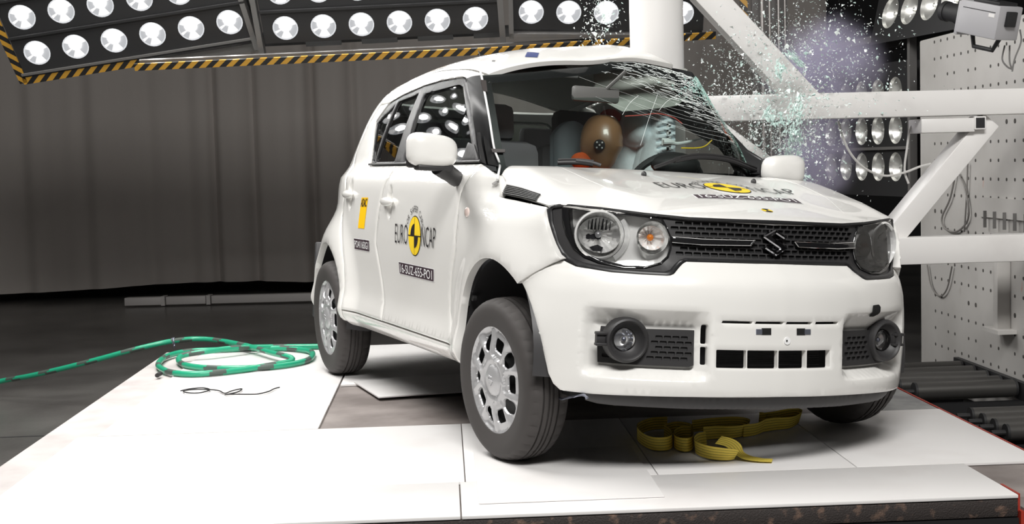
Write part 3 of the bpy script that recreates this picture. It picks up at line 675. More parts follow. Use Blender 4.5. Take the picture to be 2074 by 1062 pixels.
# white cables on the beams
CBL = mat('cable_white', (.55, .54, .52), .5)
def cable(label, pts, r, m=CBL, sm=6, nm='cable'):
    mb = MB(); P = np.array(pts); mb.tube(P, r, 6, smooth=sm); tag(mb.build(nm, m, org=P.mean(0)), label, 'cable')
cable('pale cable looping down from the upper beam in front of the unlit lamps', [ab(PA-.02, 0, 0)*0+Wn(u, v, AH, PA-.08) for u, v in ((1698, 246), (1706, 275), (1722, 310), (1750, 340), (1790, 356), (1830, 350), (1862, 338), (1885, 332))], .006)
cable('pale cable hanging from the stub beam to the brace at the right', [Wn(u, v, AH, PA-.10) for u, v in ((1855, 248), (1843, 262), (1837, 300), (1832, 345), (1840, 372))], .0055)
cable('thin grey cable loop hanging on the block above the lower beam', [Wn(u, v, BH, 1.985) for u, v in ((1938, 335), (1925, 400), (1908, 440), (1913, 462), (1935, 470), (1955, 455), (1962, 430), (1955, 385), (1940, 350))], .006, mat('cable_dark', (.2, .19, .18), .5))
cable('thin grey cable hung straight down the block beside the loop', [Wn(u, v, BH, 1.985) for u, v in ((1960, 330), (1958, 390), (1955, 440), (1953, 470))], .005, mat('cable_dark', (.2, .19, .18), .5))
cable('thin grey cable loop drooping below the lower beam on the block', [Wn(u, v, BH, 1.985) for u, v in ((1878, 537), (1886, 580), (1903, 600), (1918, 585), (1928, 540))], .005, mat('cable_dark', (.2, .19, .18), .5))
cable('black cable lying on the floor behind the far rollers', [ab(-3.0, 1.4, -.28), ab(-2.9, 1.5, -.2), ab(-2.8, 1.7, -.17), ab(-2.75, 1.85, -.2)], .018, ENDM)
# ------------------------------------------------------------------ car materials
PAINT = mat('white_paint', (.83, .82, .79), .32, coat=.8)
BLK = mat('black_gloss_trim', (.012, .012, .013), .38)
PILB = mat('pillar_black', (.011, .011, .012), .5)
BLKM = mat('black_plastic', (.030, .029, .030), .52)
DKG = mat('dark_grey_plastic', (.055, .053, .054), .55)
DARK = mat('cavity_black', (.006, .006, .006), .9)
CHROME = mat('chrome', (.86, .87, .88), .08, 1.)
SILV = mat('hubcap_silver', (.50, .50, .51), .38, .45, coat=.25)
RUB = mat('tyre_rubber', (.048, .043, .041), .72)
GLASS = clear('window_glass', (.34, .40, .37), .10)
CLEARL = clear('lamp_lens', (.99, .99, .99), .015)
YEL = mat('sticker_yellow', (.95, .66, .02), .45); YEL2 = mat('sticker_orange', (.98, .58, .0), .45)
INK = mat('sticker_black', (.018, .015, .017), .4); PLUM = mat('sticker_plum', (.055, .035, .045), .4); WHT = mat('sticker_white', (.9, .9, .9), .4)
AMBER = mat('amber_bulb', (.85, .25, .02), .15, trans=.3)
GREYF = mat('seat_grey_fabric', (.17, .17, .18), .85)

CAR = thing('car', 'white five-door hatchback with shattered windscreen struck by the white pole on its far side', 'car', (-1.1, 0, 0))


# ------------------------------------------------------------------ outlines traced on the near flank
BELTZ = 1.032; DB = .298
df = at('side', (966, 341), (956, 352), (945, 366), (933, 389), (928, 416), (925, 448), (921.5, 478), (922, 492), (919, 520), (915, 548), (912, 587), (911.7, 630), (912.5, 666), (914, 698))
pb = at('side', (801, 333), (786, 360), (776, 379), (770.7, 405), (765, 439), (761.5, 470), (761, 495), (764, 512), (768, 535), (775, 581), (776.6, 614), (774, 640))
rc = at('side', (748, 246.5), (734, 279.4), (720, 314.7), (708, 347.6), (700, 380.6), (696.5, 400), (693, 432))
dlo = at('side', (751, 327), (754, 292), (760, 246), (787, 208), (816, 191), (857, 173), (893, 162), (925, 156.5), (936, 155), (942, 157), (945, 166), (953, 215), (961, 265), (964.5, 292))
dlo = [(dlo[0][0], BELTZ+.004)]+dlo+[(-.375, BELTZ+.004)]
ARC = [(.338*cos(t)-.005, .335+.335*sin(t)) for t in np.linspace(radians(50), radians(186), 26)]
RARC = [(-2.435+.328*cos(t), .30+.320*sin(t)) for t in np.linspace(radians(-8), radians(188), 34)]
hood_edge_x = [.285, .20, .10, 0, -.10, -.165]
wing_top = [(x, float(HZ(x, .735))-.004) for x in hood_edge_x]
wing = at('side', (1104, 424), (1106, 452), (1119, 494), (1129, 515), (1138, 524))+ARC+[(-.342, .235), (df[-1][0]+.03, .235), (df[-1][0], .255)]+df[::-1][1:-1]+[(df[0][0], BELTZ-.012), (-.30, 1.022), (-.26, 1.01), (-.20, .985), (-.175, .955)]+wing_top[::-1]
f_door = [(df[0][0]-.006, BELTZ)]+df[1:-1]+[(df[-1][0], DB), (pb[-1][0], DB)]+pb[::-1][1:-1]+[(pb[0][0], BELTZ)]
rear_low = [(-2.20, .74), (-2.14, .64), (-2.085, .53), (-2.06, .42), (-2.055, .34)]
r_door = [(pb[0][0], BELTZ)]+pb[1:-1]+[(pb[-1][0], DB), (-2.05, DB)]+rear_low[::-1]+rc[::-1]+[(-2.17, 1.352)]+[dlo[4]]+[dlo[3]]+[dlo[2]]+[dlo[1]]+[(dlo[0][0], BELTZ)]
qtr = rear_low+[(-2.05, DB), (-2.06, .235), (-2.105, .235)]+RARC+[(-2.762, .22), (-2.86, .25), (-2.885, .45), (-2.86, .60), (-2.80, .70), (-2.73, .80), (-2.69, .88), (-2.66, .96), (-2.60, 1.06), (-2.54, 1.16), (-2.47, 1.25), (-2.42, 1.33), (-2.40, float(ztop(-2.40)))]
qtr = rc+qtr+[(x, float(ztop(x))) for x in (-2.32, -2.25)]+[(-2.17, 1.40)]
rail_top = [(x, float(ztop(x))-.002) for x in np.linspace(-2.165, -.86, 18)]
rail = [(-2.165, 1.356)]+[dlo[4], dlo[5], dlo[6], dlo[7], dlo[8], dlo[9]]+[(-.90, 1.405), (-.85, 1.40)]+rail_top[::-1]
sill = [(-.365, .222), (-.365, .25), (df[-1][0]+.02, .25), (df[-1][0]-.01, DB-.004), (-2.045, DB-.004), (-2.06, .232), (-2.04, .215)]

def cup(cx, cz):                                     # finger recess behind a door handle
    return lambda a, b: .022*np.clip(1-((a-cx)/.035)**2-((b-cz)/.075)**2, 0, 1)**.6
def gridpts(x0, x1, y0, y1, st): X, Y = np.meshgrid(np.arange(x0, x1, st), np.arange(y0, y1, st)); return np.stack([X.ravel(), Y.ravel()], -1)
h1 = at('side', (789, 409))[0]; h2 = at('side', (709.5, 394))[0]
DOORS = {}
for s in (-1, 1):
    panel('front_wing', 'side', wing, PAINT, CAR, s, res=.03, thick=.03, gap=.003)
    DOORS['f', s] = panel('front_door', 'side', f_door, PAINT, CAR, s, res=.035, gap=.003, dfun=cup(*h1), extra=[gridpts(h1[0]-.05, h1[0]+.05, h1[1]-.09, h1[1]+.09, .012)], thick=.03)
    DOORS['r', s] = panel('rear_door', 'side', r_door, PAINT, CAR, s, res=.035, dfun=cup(*h2), extra=[gridpts(h2[0]-.05, h2[0]+.05, h2[1]-.09, h2[1]+.09, .012)], thick=.03)
    panel('rear_quarter_panel', 'side', qtr, PAINT, CAR, s, res=.035, thick=.03)
    panel('roof_rail', 'side', rail, PAINT, CAR, s, res=.03, thick=.02)
    panel('sill', 'side', sill, PAINT, CAR, s, res=.025, thick=.06)
    for (hx, hz), k in ((h1, 'f'), (h2, 'r')):
        mb = MB(); y = float(S(hx, hz))
        if s < 0 or k == 'f':
            R = np.eye(3); mb.ball((hx-.005, s*(y+.014), hz), (.092, .016, .021), 20, 12)
            mb.xf(lambda V: b2w(crush(V, s))); mb.build('door_handle', PAINT, DOORS[k, s])
# window frames and glass
fg = at('side', (858, 188), (927, 168.6), (932, 170), (935, 176), (946, 256), (952, 295))
fg = fg+[(-.50, BELTZ+.02), (pb[0][0]+.10, BELTZ+.02)]
rg = at('side', (805, 204), (846, 188))+[(pb[0][0]-.055, BELTZ+.02), (-1.865, BELTZ+.02)]
qg = [(rg[0][0]-.035, rg[0][1]-.012), (-1.90, BELTZ+.02), (-1.935, BELTZ+.03), (-1.985, 1.143), (-2.07, 1.258)]
for s in (-1, 1):
    if s > 0:
        fr = panel('window_surround', 'side', dlo, BLK, CAR, s, holes=[rnd(fg, .02), rnd(rg, .015), rnd(qg, .01)], res=.03, depth=.006, thick=.02); continue
    fr = panel('window_surround', 'side', dlo, BLK, CAR, s, holes=[rnd(fg, .02), rnd(rg, .015), rnd(qg, .01)], res=.03, depth=.006, thick=.02, label='black gloss window surround')
    for nm, g in (('front_window', fg), ('rear_window', rg), ('quarter_window', qg)):
        panel(nm, 'side', g, GLASS, CAR, s, res=.05, gap=-.008, lip=0, depth=.014, thick=0)
    # bright lower moulding and the pillar split
    mb = MB(); xs = np.linspace(-1.94, -.36, 40); V = lift('side', np.stack([xs, xs*0+BELTZ+.006], -1), s, -.004); mb.tube(b2w(V), .006, 6); mb.build('belt_moulding', BLK, CAR)
# windscreen pillars
wsn = at('ws', (976, 152), (981, 190), (988, 240), (996, 295), (1004, 338))
wsn = [tuple(p) for p in spline(np.array(wsn), 5)]
wsn[-1] = (wsn[-1][0], wsn[-1][1])
print('ws near edge', np.round(wsn[0], 3), np.round(wsn[-1], 3))
A_ = np.array([(-.965, 1.415)]+dlo[10:15]+[(-.372, BELTZ-.002)])
for s in (-1, 1):
    A = lift('side', spline(A_, 4), s, .002); Bq = lift('ws', np.array(wsn), 1, .0); Bq[:, 1] *= 1 if s < 0 else -1
    A = A[np.linspace(0, len(A)-1, 24).round().astype(int)]
    ia = np.linspace(0, 1, len(Bq)); Bq = np.stack([np.interp(np.linspace(0, 1, 24), ia, Bq[:, k]) for k in range(3)], -1)
    G = []
    for t in np.linspace(0, 1, 7): G.append(A*(1-t)+Bq*t+np.array([.35, s*1., .1])*.022*4*t*(1-t)*.5)
    G = np.stack(G, 1); mb = MB(); mb.grid(G); inn = G+np.array([-.03, -s*.045, 0]); mb.grid(inn)
    mb.xf(lambda V: b2w(crush(V, s))); mb.build('windscreen_pillar', PILB, CAR)
# roof, bonnet, tail
roof = [(-.79-.04*(y/.56)**2, y) for y in np.linspace(-.56, .56, 15)]+[(-2.63+.2*abs(y/.56)**3, y) for y in np.linspace(.56, -.56, 15)]
panel('roof_panel', 'roof', roof, PAINT, CAR, res=.045, thick=.02)
lead = at('hood', (1113, 415), (1130, 411.3), (1155, 411.8), (1216, 417), (1306, 428.6), (1396, 437.6), (1480, 441.5))
print('lead', [tuple(np.round(p, 3)) for p in lead])
lead = [(float(FX(y, .875))+.001, y) for y in (-.735, -.70, -.66, -.61, -.54, -.45, -.33, -.22, -.11, 0)]
side = [(x, -.735) for x in hood_edge_x]+[(-.20, -.73), (-.25, -.715), (-.285, -.69)]
cowl = [(-.30, -.66), (-.325, -.45), (-.335, -.2)]
half = lead[1:-1][::1]
hood = side[::-1]+half+[(lead[-1])]
hood = [(x, y) for x, y in cowl[::-1]]+side[::-1]+half
hood = hood+[(lead[-1][0], 0)]+[(x, -y) for x, y in hood[::-1]]
HOOD = panel('bonnet', 'hood', hood, PAINT, CAR, res=.022, thick=.008)
tail = [(-.69, .60), (-.70, .8), (-.69, .95), (-.66, 1.06), (-.63, 1.18), (-.58, 1.30), (-.55, 1.40)]
tail = tail+[(-y, z) for y, z in tail[::-1]]
rw = [(-.56, 1.06), (-.50, 1.34), (.50, 1.34), (.56, 1.06)]
TG = panel('tailgate', 'back', tail, PAINT, CAR, holes=[rnd(rw, .05)], res=.05, thick=.02)
panel('tailgate_window', 'back', rnd(rw, .05), GLASS, CAR, res=.08, gap=-.01, lip=0, depth=.01, thick=0)
panel('rear_bumper', 'back', [(-.76, .22), (-.76, .59), (.76, .59), (.76, .22)], PAINT, CAR, res=.05, thick=.02)
for q in (1, -1): panel('tail_lamp', 'back', [(q*.55, .72), (q*.685, .70), (q*.685, .93), (q*.60, .93)], mat('tail_red', (.5, .01, .01), .2, coat=.5), CAR, res=.04, depth=-.006)
# ------------------------------------------------------------------ door mirrors
def door_mirror(s):
    c = np.array([-.50, s*.945, 1.075])
    if s < 0: c = Bp(874, 305, 'y', -.945)
    else:
        c = Bp(874, 305, 'y', -.945); c = np.array([c[0], -c[1]-.28, c[2]])
    mb = MB(); n, m = 28, 18; V = []
    for i in range(m+1):
        ph = -pi/2+pi*i/m
        for k in range(n):
            th = 2*pi*k/n; sg = lambda v, e: np.sign(v)*abs(v)**e
            x = sg(cos(ph), .75)*1; yy = sg(cos(th), .55); zz = sg(sin(th), .62); rr = abs(cos(ph))**.55
            X = .055*sin(ph) if sin(ph) > 0 else .03*sin(ph)
            top = 1-.14*(s*yy < 0)*0
            V.append((c[0]+X, c[1]+.105*yy*rr, c[2]+(.066*zz+(-.010*(yy*s*-1) if zz > 0 else 0)*.9)*rr))
    Fs = [(i*n+k, i*n+(k+1) % n, (i+1)*n+(k+1) % n, (i+1)*n+k) for i in range(m) for k in range(n)]
    mb.add(V, Fs); mb.xf(b2w); M_ = mb.build('door_mirror', PAINT, CAR, label='white mirror shell on a black arm')
    mb = MB(); mb.box((c[0]-.022, c[1], c[2]-.012), (.03, .19, .118), bev=.012); mb.box((c[0]-.003, c[1]+s*-.012, c[2]-.066), (.07, .15, .028), bev=.012); mb.xf(b2w).build('mirror_base', BLKM, M_)
    mb = MB(); mb.box((c[0]-.038, c[1], c[2]-.008), (.004, .17, .10)); mb.xf(b2w).build('mirror_glass', CHROME, M_)
    a = np.array([c[0]+.0, c[1]-s*.03, c[2]-.060])
    mb = MB(); e = np.array([c[0]+.035, s*(float(S(c[0], 1.0))-.01), .985])
    q_ = at('side', (926, 366))[0]; e = np.array([q_[0], s*(float(S(*q_))-.005), q_[1]])
    pts = [a, a*.5+e*.5+np.array([.01, 0, 0]), e]
    mb.tube(spline(np.array(pts), 4), np.array([.036]*4+[.033]*4+[.022]), 12); mb.xf(b2w).build('mirror_arm', BLKM, M_)
    # black sail panel at the window corner
    tri = [(-.375, BELTZ+.004), (-.60, BELTZ+.004), (-.575, 1.12), (-.50, 1.11)]
    panel('mirror_sail', 'side', tri, BLKM, CAR, s, depth=-.006, thick=.01, res=.04)
door_mirror(-1); door_mirror(1)
# ------------------------------------------------------------------ front bumper
def F(*px): return at('front', *px)
sl = F((1104, 424), (1107, 454), (1120.5, 493), (1130, 513), (1141, 526), (1166, 538), (1238, 549.5), (1300, 554), (1350, 556.5))
sl = sl+F((1357, 556), (1364, 553), (1383, 532.5), (1390, 529), (1480, 531.5))
zc_bot = F((1569, 533.5))[0][1]
low_line = [p for p in sl]                                   # lamp surround lower edge, left to centre
bump_top = [sl[4]]+sl[5:]
archb = F((1130, 528), (1080, 548), (1050, 568), (1063, 592), (1082, 651), (1096, 705), (1108, 757), (1118, 778), (1132, 791))
print('archb', [tuple(np.round(p, 3)) for p in archb])
lip_b = [(-.70, .237), (-.63, .236), (-.52, .240), (-.33, .244), (0, .247)]
left = archb[::-1]+bump_top+[(0, zc_bot)]
bumper = left+mir(left[:-1])[::-1]
bot = lip_b[:-1]+[(0, .247)]; bot = bot+mir(bot[:-1])[::-1]
bumper = bumper+bot[::-1]
MZ = (.540, .478, .335, .300)                                # mouth: top edge, back top, back bottom, lower edge
def mouth(a, b):
    y = np.abs(a)
    dz = np.interp(b, [MZ[3], MZ[2], MZ[1], MZ[0]], [0, 1, 1, 0])
    dy = np.interp(y, [.265, .325, .635, .672], [0, 1, 1, 0])
    crease = .010*np.clip((b-.585)/.02, 0, 1)*0
    return .062*np.minimum(dz, 1)*dy + crease
def row(z): return [(y, z) for y in np.arange(-.69, .69, .014)]
ex = []
for z in MZ: ex += [row(z+.002), row(z-.004)]
for y in (.263, .327, .633, .674): ex += [[(q*y, z) for z in np.arange(.29, .55, .014)] for q in (-1, 1)]
for q in (-1, 1): ex.append([(q*a, b) for a, b in gridpts(.66, .80, .24, .66, .011)])
# openings: slots over the plate block, lower intake cells, upright slits; outline of the black tow patch
pz = F((1455, 650), (1455, 655), (1453, 709), (1453, 746))
zt1, zt2, zl1, zl2 = pz[0][1], pz[1][1], pz[2][1], pz[3][1]
sx = F((1462, 652), (1503, 652), (1509, 652), (1523.5, 652), (1530, 652), (1586.5, 652), (1593, 652), (1645, 652), (1652, 652), (1698, 652))
sx = [p[0] for p in sx]; slots = [(sx[0], sx[3]), (sx[4], sx[5]), (sx[6], sx[7]), (sx[8], sx[9])]
cx = [p[0] for p in F((1451, 728), (1512, 728), (1514, 728), (1575.5, 728), (1577.5, 728), (1633, 728), (1635, 728), (1682, 728))]
cells = [(cx[0], cx[1]), (cx[2], cx[3]), (cx[4], cx[5]), (cx[6], cx[7])]
holes = [[(a, zt2), (b, zt2), (b+.004, zt1), (a+.004, zt1)] for a, b in slots]
holes += [rnd([(a, zl2), (b, zl2), (b, zl1), (a, zl1)], .005) for a, b in cells]
mid_ = (cells[0][0]+cells[3][1])/2
for q in (-1, 1):
    for z0, z1 in ((.356, .418), (.428, .493)): holes.append(rnd([(q*.279, z0), (q*.298, z0), (q*.298, z1), (q*.279, z1)], .005))
tow = F((1765, 619), (1777, 617), (1781, 622), (1780, 637), (1774, 642), (1764, 642))
BUMP = panel('front_bumper', 'front', bumper, PAINT, CAR, holes=holes, res=.026, thick=.022, dfun=mouth, extra=ex, ring=.005, step=.012)
mb = MB(); V = lift('front', np.array([[-.26, .34], [.26, .34], [.26, .55], [-.26, .55]]), 1, .16); mb.add(b2w(V), [(0, 1, 2, 3)])
for z in np.arange(zl2+.004, zl1, .0085):                     # radiator fins seen through the intake
    Vv = lift('front', np.array([[-.25, z], [.25, z]]), 1, .10); mb.cyl(b2w(Vv[0]), b2w(Vv[1]), .0022, 6)
mb.build('radiator', mat('radiator_grey', (.075, .075, .08), .4, .3), CAR)
mb = MB(); V = lift('front', np.array([[.44, .50], [.60, .50], [.60, .60], [.44, .60]]), 1, .06); mb.add(b2w(V), [(0, 1, 2, 3)]); TOWP = tow
# clips and screw on the plate block
for px in ([(1551, 664), (1561, 664), (1561, 678.5), (1551, 678.5)],):
    pass
def patch(name, q, m, parent, surf='front', depth=-.0015, s=-1, res=.03, thick=0, r=.0, lip=0): return panel(name, surf, rnd(q, r) if r else q, m, parent, s, res=res, gap=0, lip=lip, thick=thick, depth=depth)
panel('tow_hole_black_patch', 'front', rnd(tow, .004), DARK, CAR, gap=0, lip=0, thick=0, ring=0, res=.02, step=.006, depth=-.006, dfun=mouth)  # flat black patch on the skin, painting the dark inside of the tow hole
STEEL = mat('clip_steel', (.35, .37, .45), .35, .8)
for a, b in ((((1531, 667), (1543, 667), (1543, 677.5), (1531, 677.5)), ((1542, 665), (1561.5, 665), (1561.5, 678.5), (1542, 678.5))), (((1629, 667), (1641, 667), (1641, 677.5), (1629, 677.5)), ((1613, 665.5), (1630, 665.5), (1630, 679), (1613, 679)))):
    patch('plate_clip', F(*a), STEEL, CAR, depth=-.003, thick=.004); patch('clip_slot', F(*b), DARK, CAR, depth=-.002)
q = F((1594, 691))[0]; patch('plate_screw', circ(q[0], q[1], .013), WHT, CAR, depth=-.003, thick=.004); patch('screw_hole', circ(q[0]-.004, q[1]+.001, .0035), DARK, CAR, depth=-.005)
# lower spoiler
sp = [(-.66, .232), (-.655, .20), (-.62, .185), (-.33, .175), (0, .172)]; spt = [(-.68, .245), (-.33, .25), (0, .252)]
sp = sp+mir(sp[:-1])[::-1]; spt = spt+mir(spt[:-1])[::-1]
panel('lower_spoiler', 'front', sp+spt[::-1], DKG, CAR, res=.025, depth=.028, dfun=lambda a, b: .02*np.clip((.225-b)/.05, 0, 1)**2, thick=.03, lip=.004)
# ------------------------------------------------------------------ honeycomb inserts
def honey(name, outer, m, parent, depth, pitch=(.0305, .0172), cell=(.0262, .0132), exclude=(), y0=0., z0=0., margin=.004, thick=.012, rr=.0035, res=.05):
    o = ccw(outer); L = []; x0, zlo = o.min(0); x1, zhi = o.max(0); k = 0; z = z0+math.floor((zlo-z0)/pitch[1])*pitch[1]
    while z < zhi:
        r = int(round((z-z0)/pitch[1])); y = y0+math.floor((x0-y0)/pitch[0])*pitch[0]+(pitch[0]/2 if r % 2 else 0)
        while y < x1:
            c = np.array([(y-cell[0]/2, z-cell[1]/2), (y+cell[0]/2, z-cell[1]/2), (y+cell[0]/2, z+cell[1]/2), (y-cell[0]/2, z+cell[1]/2)])
            cc = offset(c, -margin); chk = np.concatenate([cc, (cc+np.roll(cc, 1, 0))/2])
            if inside(chk, o).all() and not any(inside(chk, np.asarray(e)).any() for e in exclude): L.append(rnd(c, rr, 3))
            y += pitch[0]
        z += pitch[1]
    return panel(name, 'front', outer, m, parent, holes=[np.asarray(h) for h in list(exclude)]+L, res=res, gap=0, lip=0, ring=0, step=.012, depth=depth, thick=thick)
for q in (-1, 1):
    hole = circ(q*.537, .430, .060, 28)
    ins = [(-.318, .472), (-.318, .352), (-.335, .346), (-.632, .346), (-.634, .40), (-.625, .472)]
    if q > 0: ins = mir(ins)
    honey('fog_lamp_grille', ins, BLKM, CAR, .044, pitch=(.0285, .0180), cell=(.0240, .0138), y0=.01*q, z0=.408, exclude=[hole])
    panel('grille_backing', 'front', ins, BLKM, CAR, holes=[hole], depth=.0505, gap=.002, lip=0, thick=0, res=.05)
# fog lamps
LREF0 = mat('fog_reflector_silver', (.93, .93, .93), .2, .6)
FOGGL = clear('fog_lens', (.97, .97, .97), .10)
for q in (-1, 1):
    cy, cz = q*.537, .430
    P = SURF['front'](np.array([cy]), np.array([cz]), 1)[0]
    ax = np.array([.98, q*.16, .0]); ax /= np.linalg.norm(ax); P = P-ax*.012
    T = lambda V: b2w(V)
    K = .79; sc = lambda pr: [(r_*K, h_*K) for r_, h_ in pr]
    mb = MB(); mb.lathe(sc([(.100, -.06), (.100, -.012), (.094, .004), (.086, .009), (.079, .004), (.076, -.004), (.060, -.030), (.050, -.036), (.048, -.05)]), P, ax, 40)
    R_ = np.array([[ax[0], -ax[1], 0], [ax[1], ax[0], 0], [0, 0, 1]])
    for dz in (.022, -.016): mb.box(P+R_@np.array([-.014, q*(.086 if q < 0 else .070), dz]), (.03, .05, .010), R_, bev=.003)
    mb.box(P+R_@np.array([-.022, q*(.084 if q < 0 else .068), .003]), (.03, .045, .034), R_, bev=.003)
    fog = mb.xf(T).build('fog_lamp', BLKM, CAR, label='black round fog lamp bezel')
    Pl = P+np.array([0, q*.011, 0])
    mb = MB(); mb.lathe(sc([(.050, -.036), (.042, -.052), (.030, -.066), (.012, -.074), (.001, -.075)]), Pl, ax, 28, fn=lambda k, j, r, h: (r*(1+.03*(k % 2)), h)); mb.xf(T).build('fog_reflector', LREF0, fog, angle=12)
    mb = MB(); mb.ball(P-ax*.044, .009, 12, 8); mb.xf(T).build('bulb', STEEL, fog)
    mb = MB(); mb.lathe(sc([(.052, -.036), (.038, -.029), (.018, -.025), (.0005, -.024)]), Pl, ax, 28); mb.xf(T).build('fog_lens', FOGGL, fog)
# ------------------------------------------------------------------ grille band with the headlamps
up = at('front', (1114, 415.5), (1130, 412.5), (1155, 413), (1216, 418.5), (1306, 430), (1396, 439), (1480, 442.5))
top_c = F((1569, 445.5))[0][1]
band = sl[::-1]+up+[(0, top_c)]
band = [(0, zc_bot)]+band; band = band+mir(band[1:-1])[::-1]
hl = F((1152, 423), (1198.6, 425.4), (1259.7, 434), (1300, 440), (1339, 445), (1349.5, 462.7), (1357, 481), (1357, 501.7), (1351, 518.6), (1337.6, 530.5), (1309, 537), (1266, 535.6), (1215.6, 525), (1190, 515), (1171.5, 498), (1158, 474.6), (1153.7, 451))
bz = F((1137, 419.5), (1198, 423), (1260, 431), (1300, 437), (1343, 443), (1353, 462), (1361, 481), (1361, 502), (1355, 520), (1340, 533), (1309, 540.5), (1264, 540), (1212, 531), (1182, 521), (1160, 503), (1145, 474.6), (1138, 448))
inner = F((1116, 425), (1118, 452), (1131, 492), (1141, 509), (1153, 520), (1180, 530), (1240, 541), (1300, 546), (1345, 548.5), (1357, 545), (1377, 526), (1388, 522.5), (1480, 525))
inner_t = F((1120, 421), (1140, 418.6), (1200, 423), (1306, 437), (1396, 447), (1480, 450.5))
inn = [(0, zc_bot+.010)]+inner[::-1]+inner_t+[(0, top_c-.015)]; inn = inn+mir(inn[1:-1])[::-1]
panel('grille_surround', 'front', band, mat('surround_satin_black', (.017, .017, .018), .42), CAR, holes=[inn], res=.03, gap=.001, lip=.004, ring=.004, step=.010, depth=.001, thick=.03, angle=40)
em = F((1569, 492))[0]; ez = em[1]
lb = F((1361, 479), (1420, 484), (1517, 487), (1529, 487.2), (1520.5, 497.5), (1420, 496), (1361, 491))
emb = np.array([(-1, .45), (0, 1), (1, .40), (.72, .28), (0, .66), (-.32, .46), (1, -.36), (1, -.45), (0, -1), (-1, -.40), (-.72, -.28), (0, -.66), (.32, -.46), (-1, .36)])*np.array([.049, .047])+np.array([0, ez])
GBACK = mat('grille_recess', (.013, .013, .014), .5); SURM = mat('surround_black', (.016, .016, .017), .42)
GR = honey('grille_mesh', inn, BLKM, CAR, .012, exclude=[bz, mir(bz)[::-1]], z0=ez+.004, margin=.003)
panel('grille_backing', 'front', offset(ccw(inn), -.004), GBACK, CAR, holes=[bz, mir(bz)[::-1]], depth=.021, gap=0, lip=0, thick=0, res=.06, step=.015)
GBK = mat('gloss_bar', (.01, .01, .011), .12, coat=.6)
for q in (-1, 1):
    L = lb if q < 0 else mir(lb)
    b_ = panel('grille_bar', 'front', L, GBK, CAR, depth=-.002, gap=0, lip=.002, ring=.003, thick=.016, res=.03, step=.012)
    for u0, u1 in ((0, 3), (3, 4), (4, 6)):
        pts = densify(np.array([L[i] for i in range(u0, u1+1)]), .012)
        pts = np.array([p for p in pts])[:-max(1, int(round(np.linalg.norm(np.array(L[u1])-np.array(L[u0]))/.012)))] if u1-u0 > 0 else pts
        V = lift('front', np.array([np.array(L[u0])+(np.array(L[u1])-np.array(L[u0]))*t for t in np.linspace(0, 1, 12)]) if u1-u0 == 1 else np.concatenate([np.array([np.array(L[i])+(np.array(L[i+1])-np.array(L[i]))*t for t in np.linspace(0, 1, 8)]) for i in range(u0, u1)]), 1, -.003)
        mb = MB(); mb.tube(b2w(V), .0017, 6); mb.build('bar_chrome_edge', CHROME, b_)
DCH = mat('dark_chrome', (.42, .42, .44), .12, 1.)
panel('emblem', 'front', emb, DCH, CAR, depth=-.008, gap=0, lip=.004, ring=.004, thick=.02, res=.012, step=.006, angle=30)
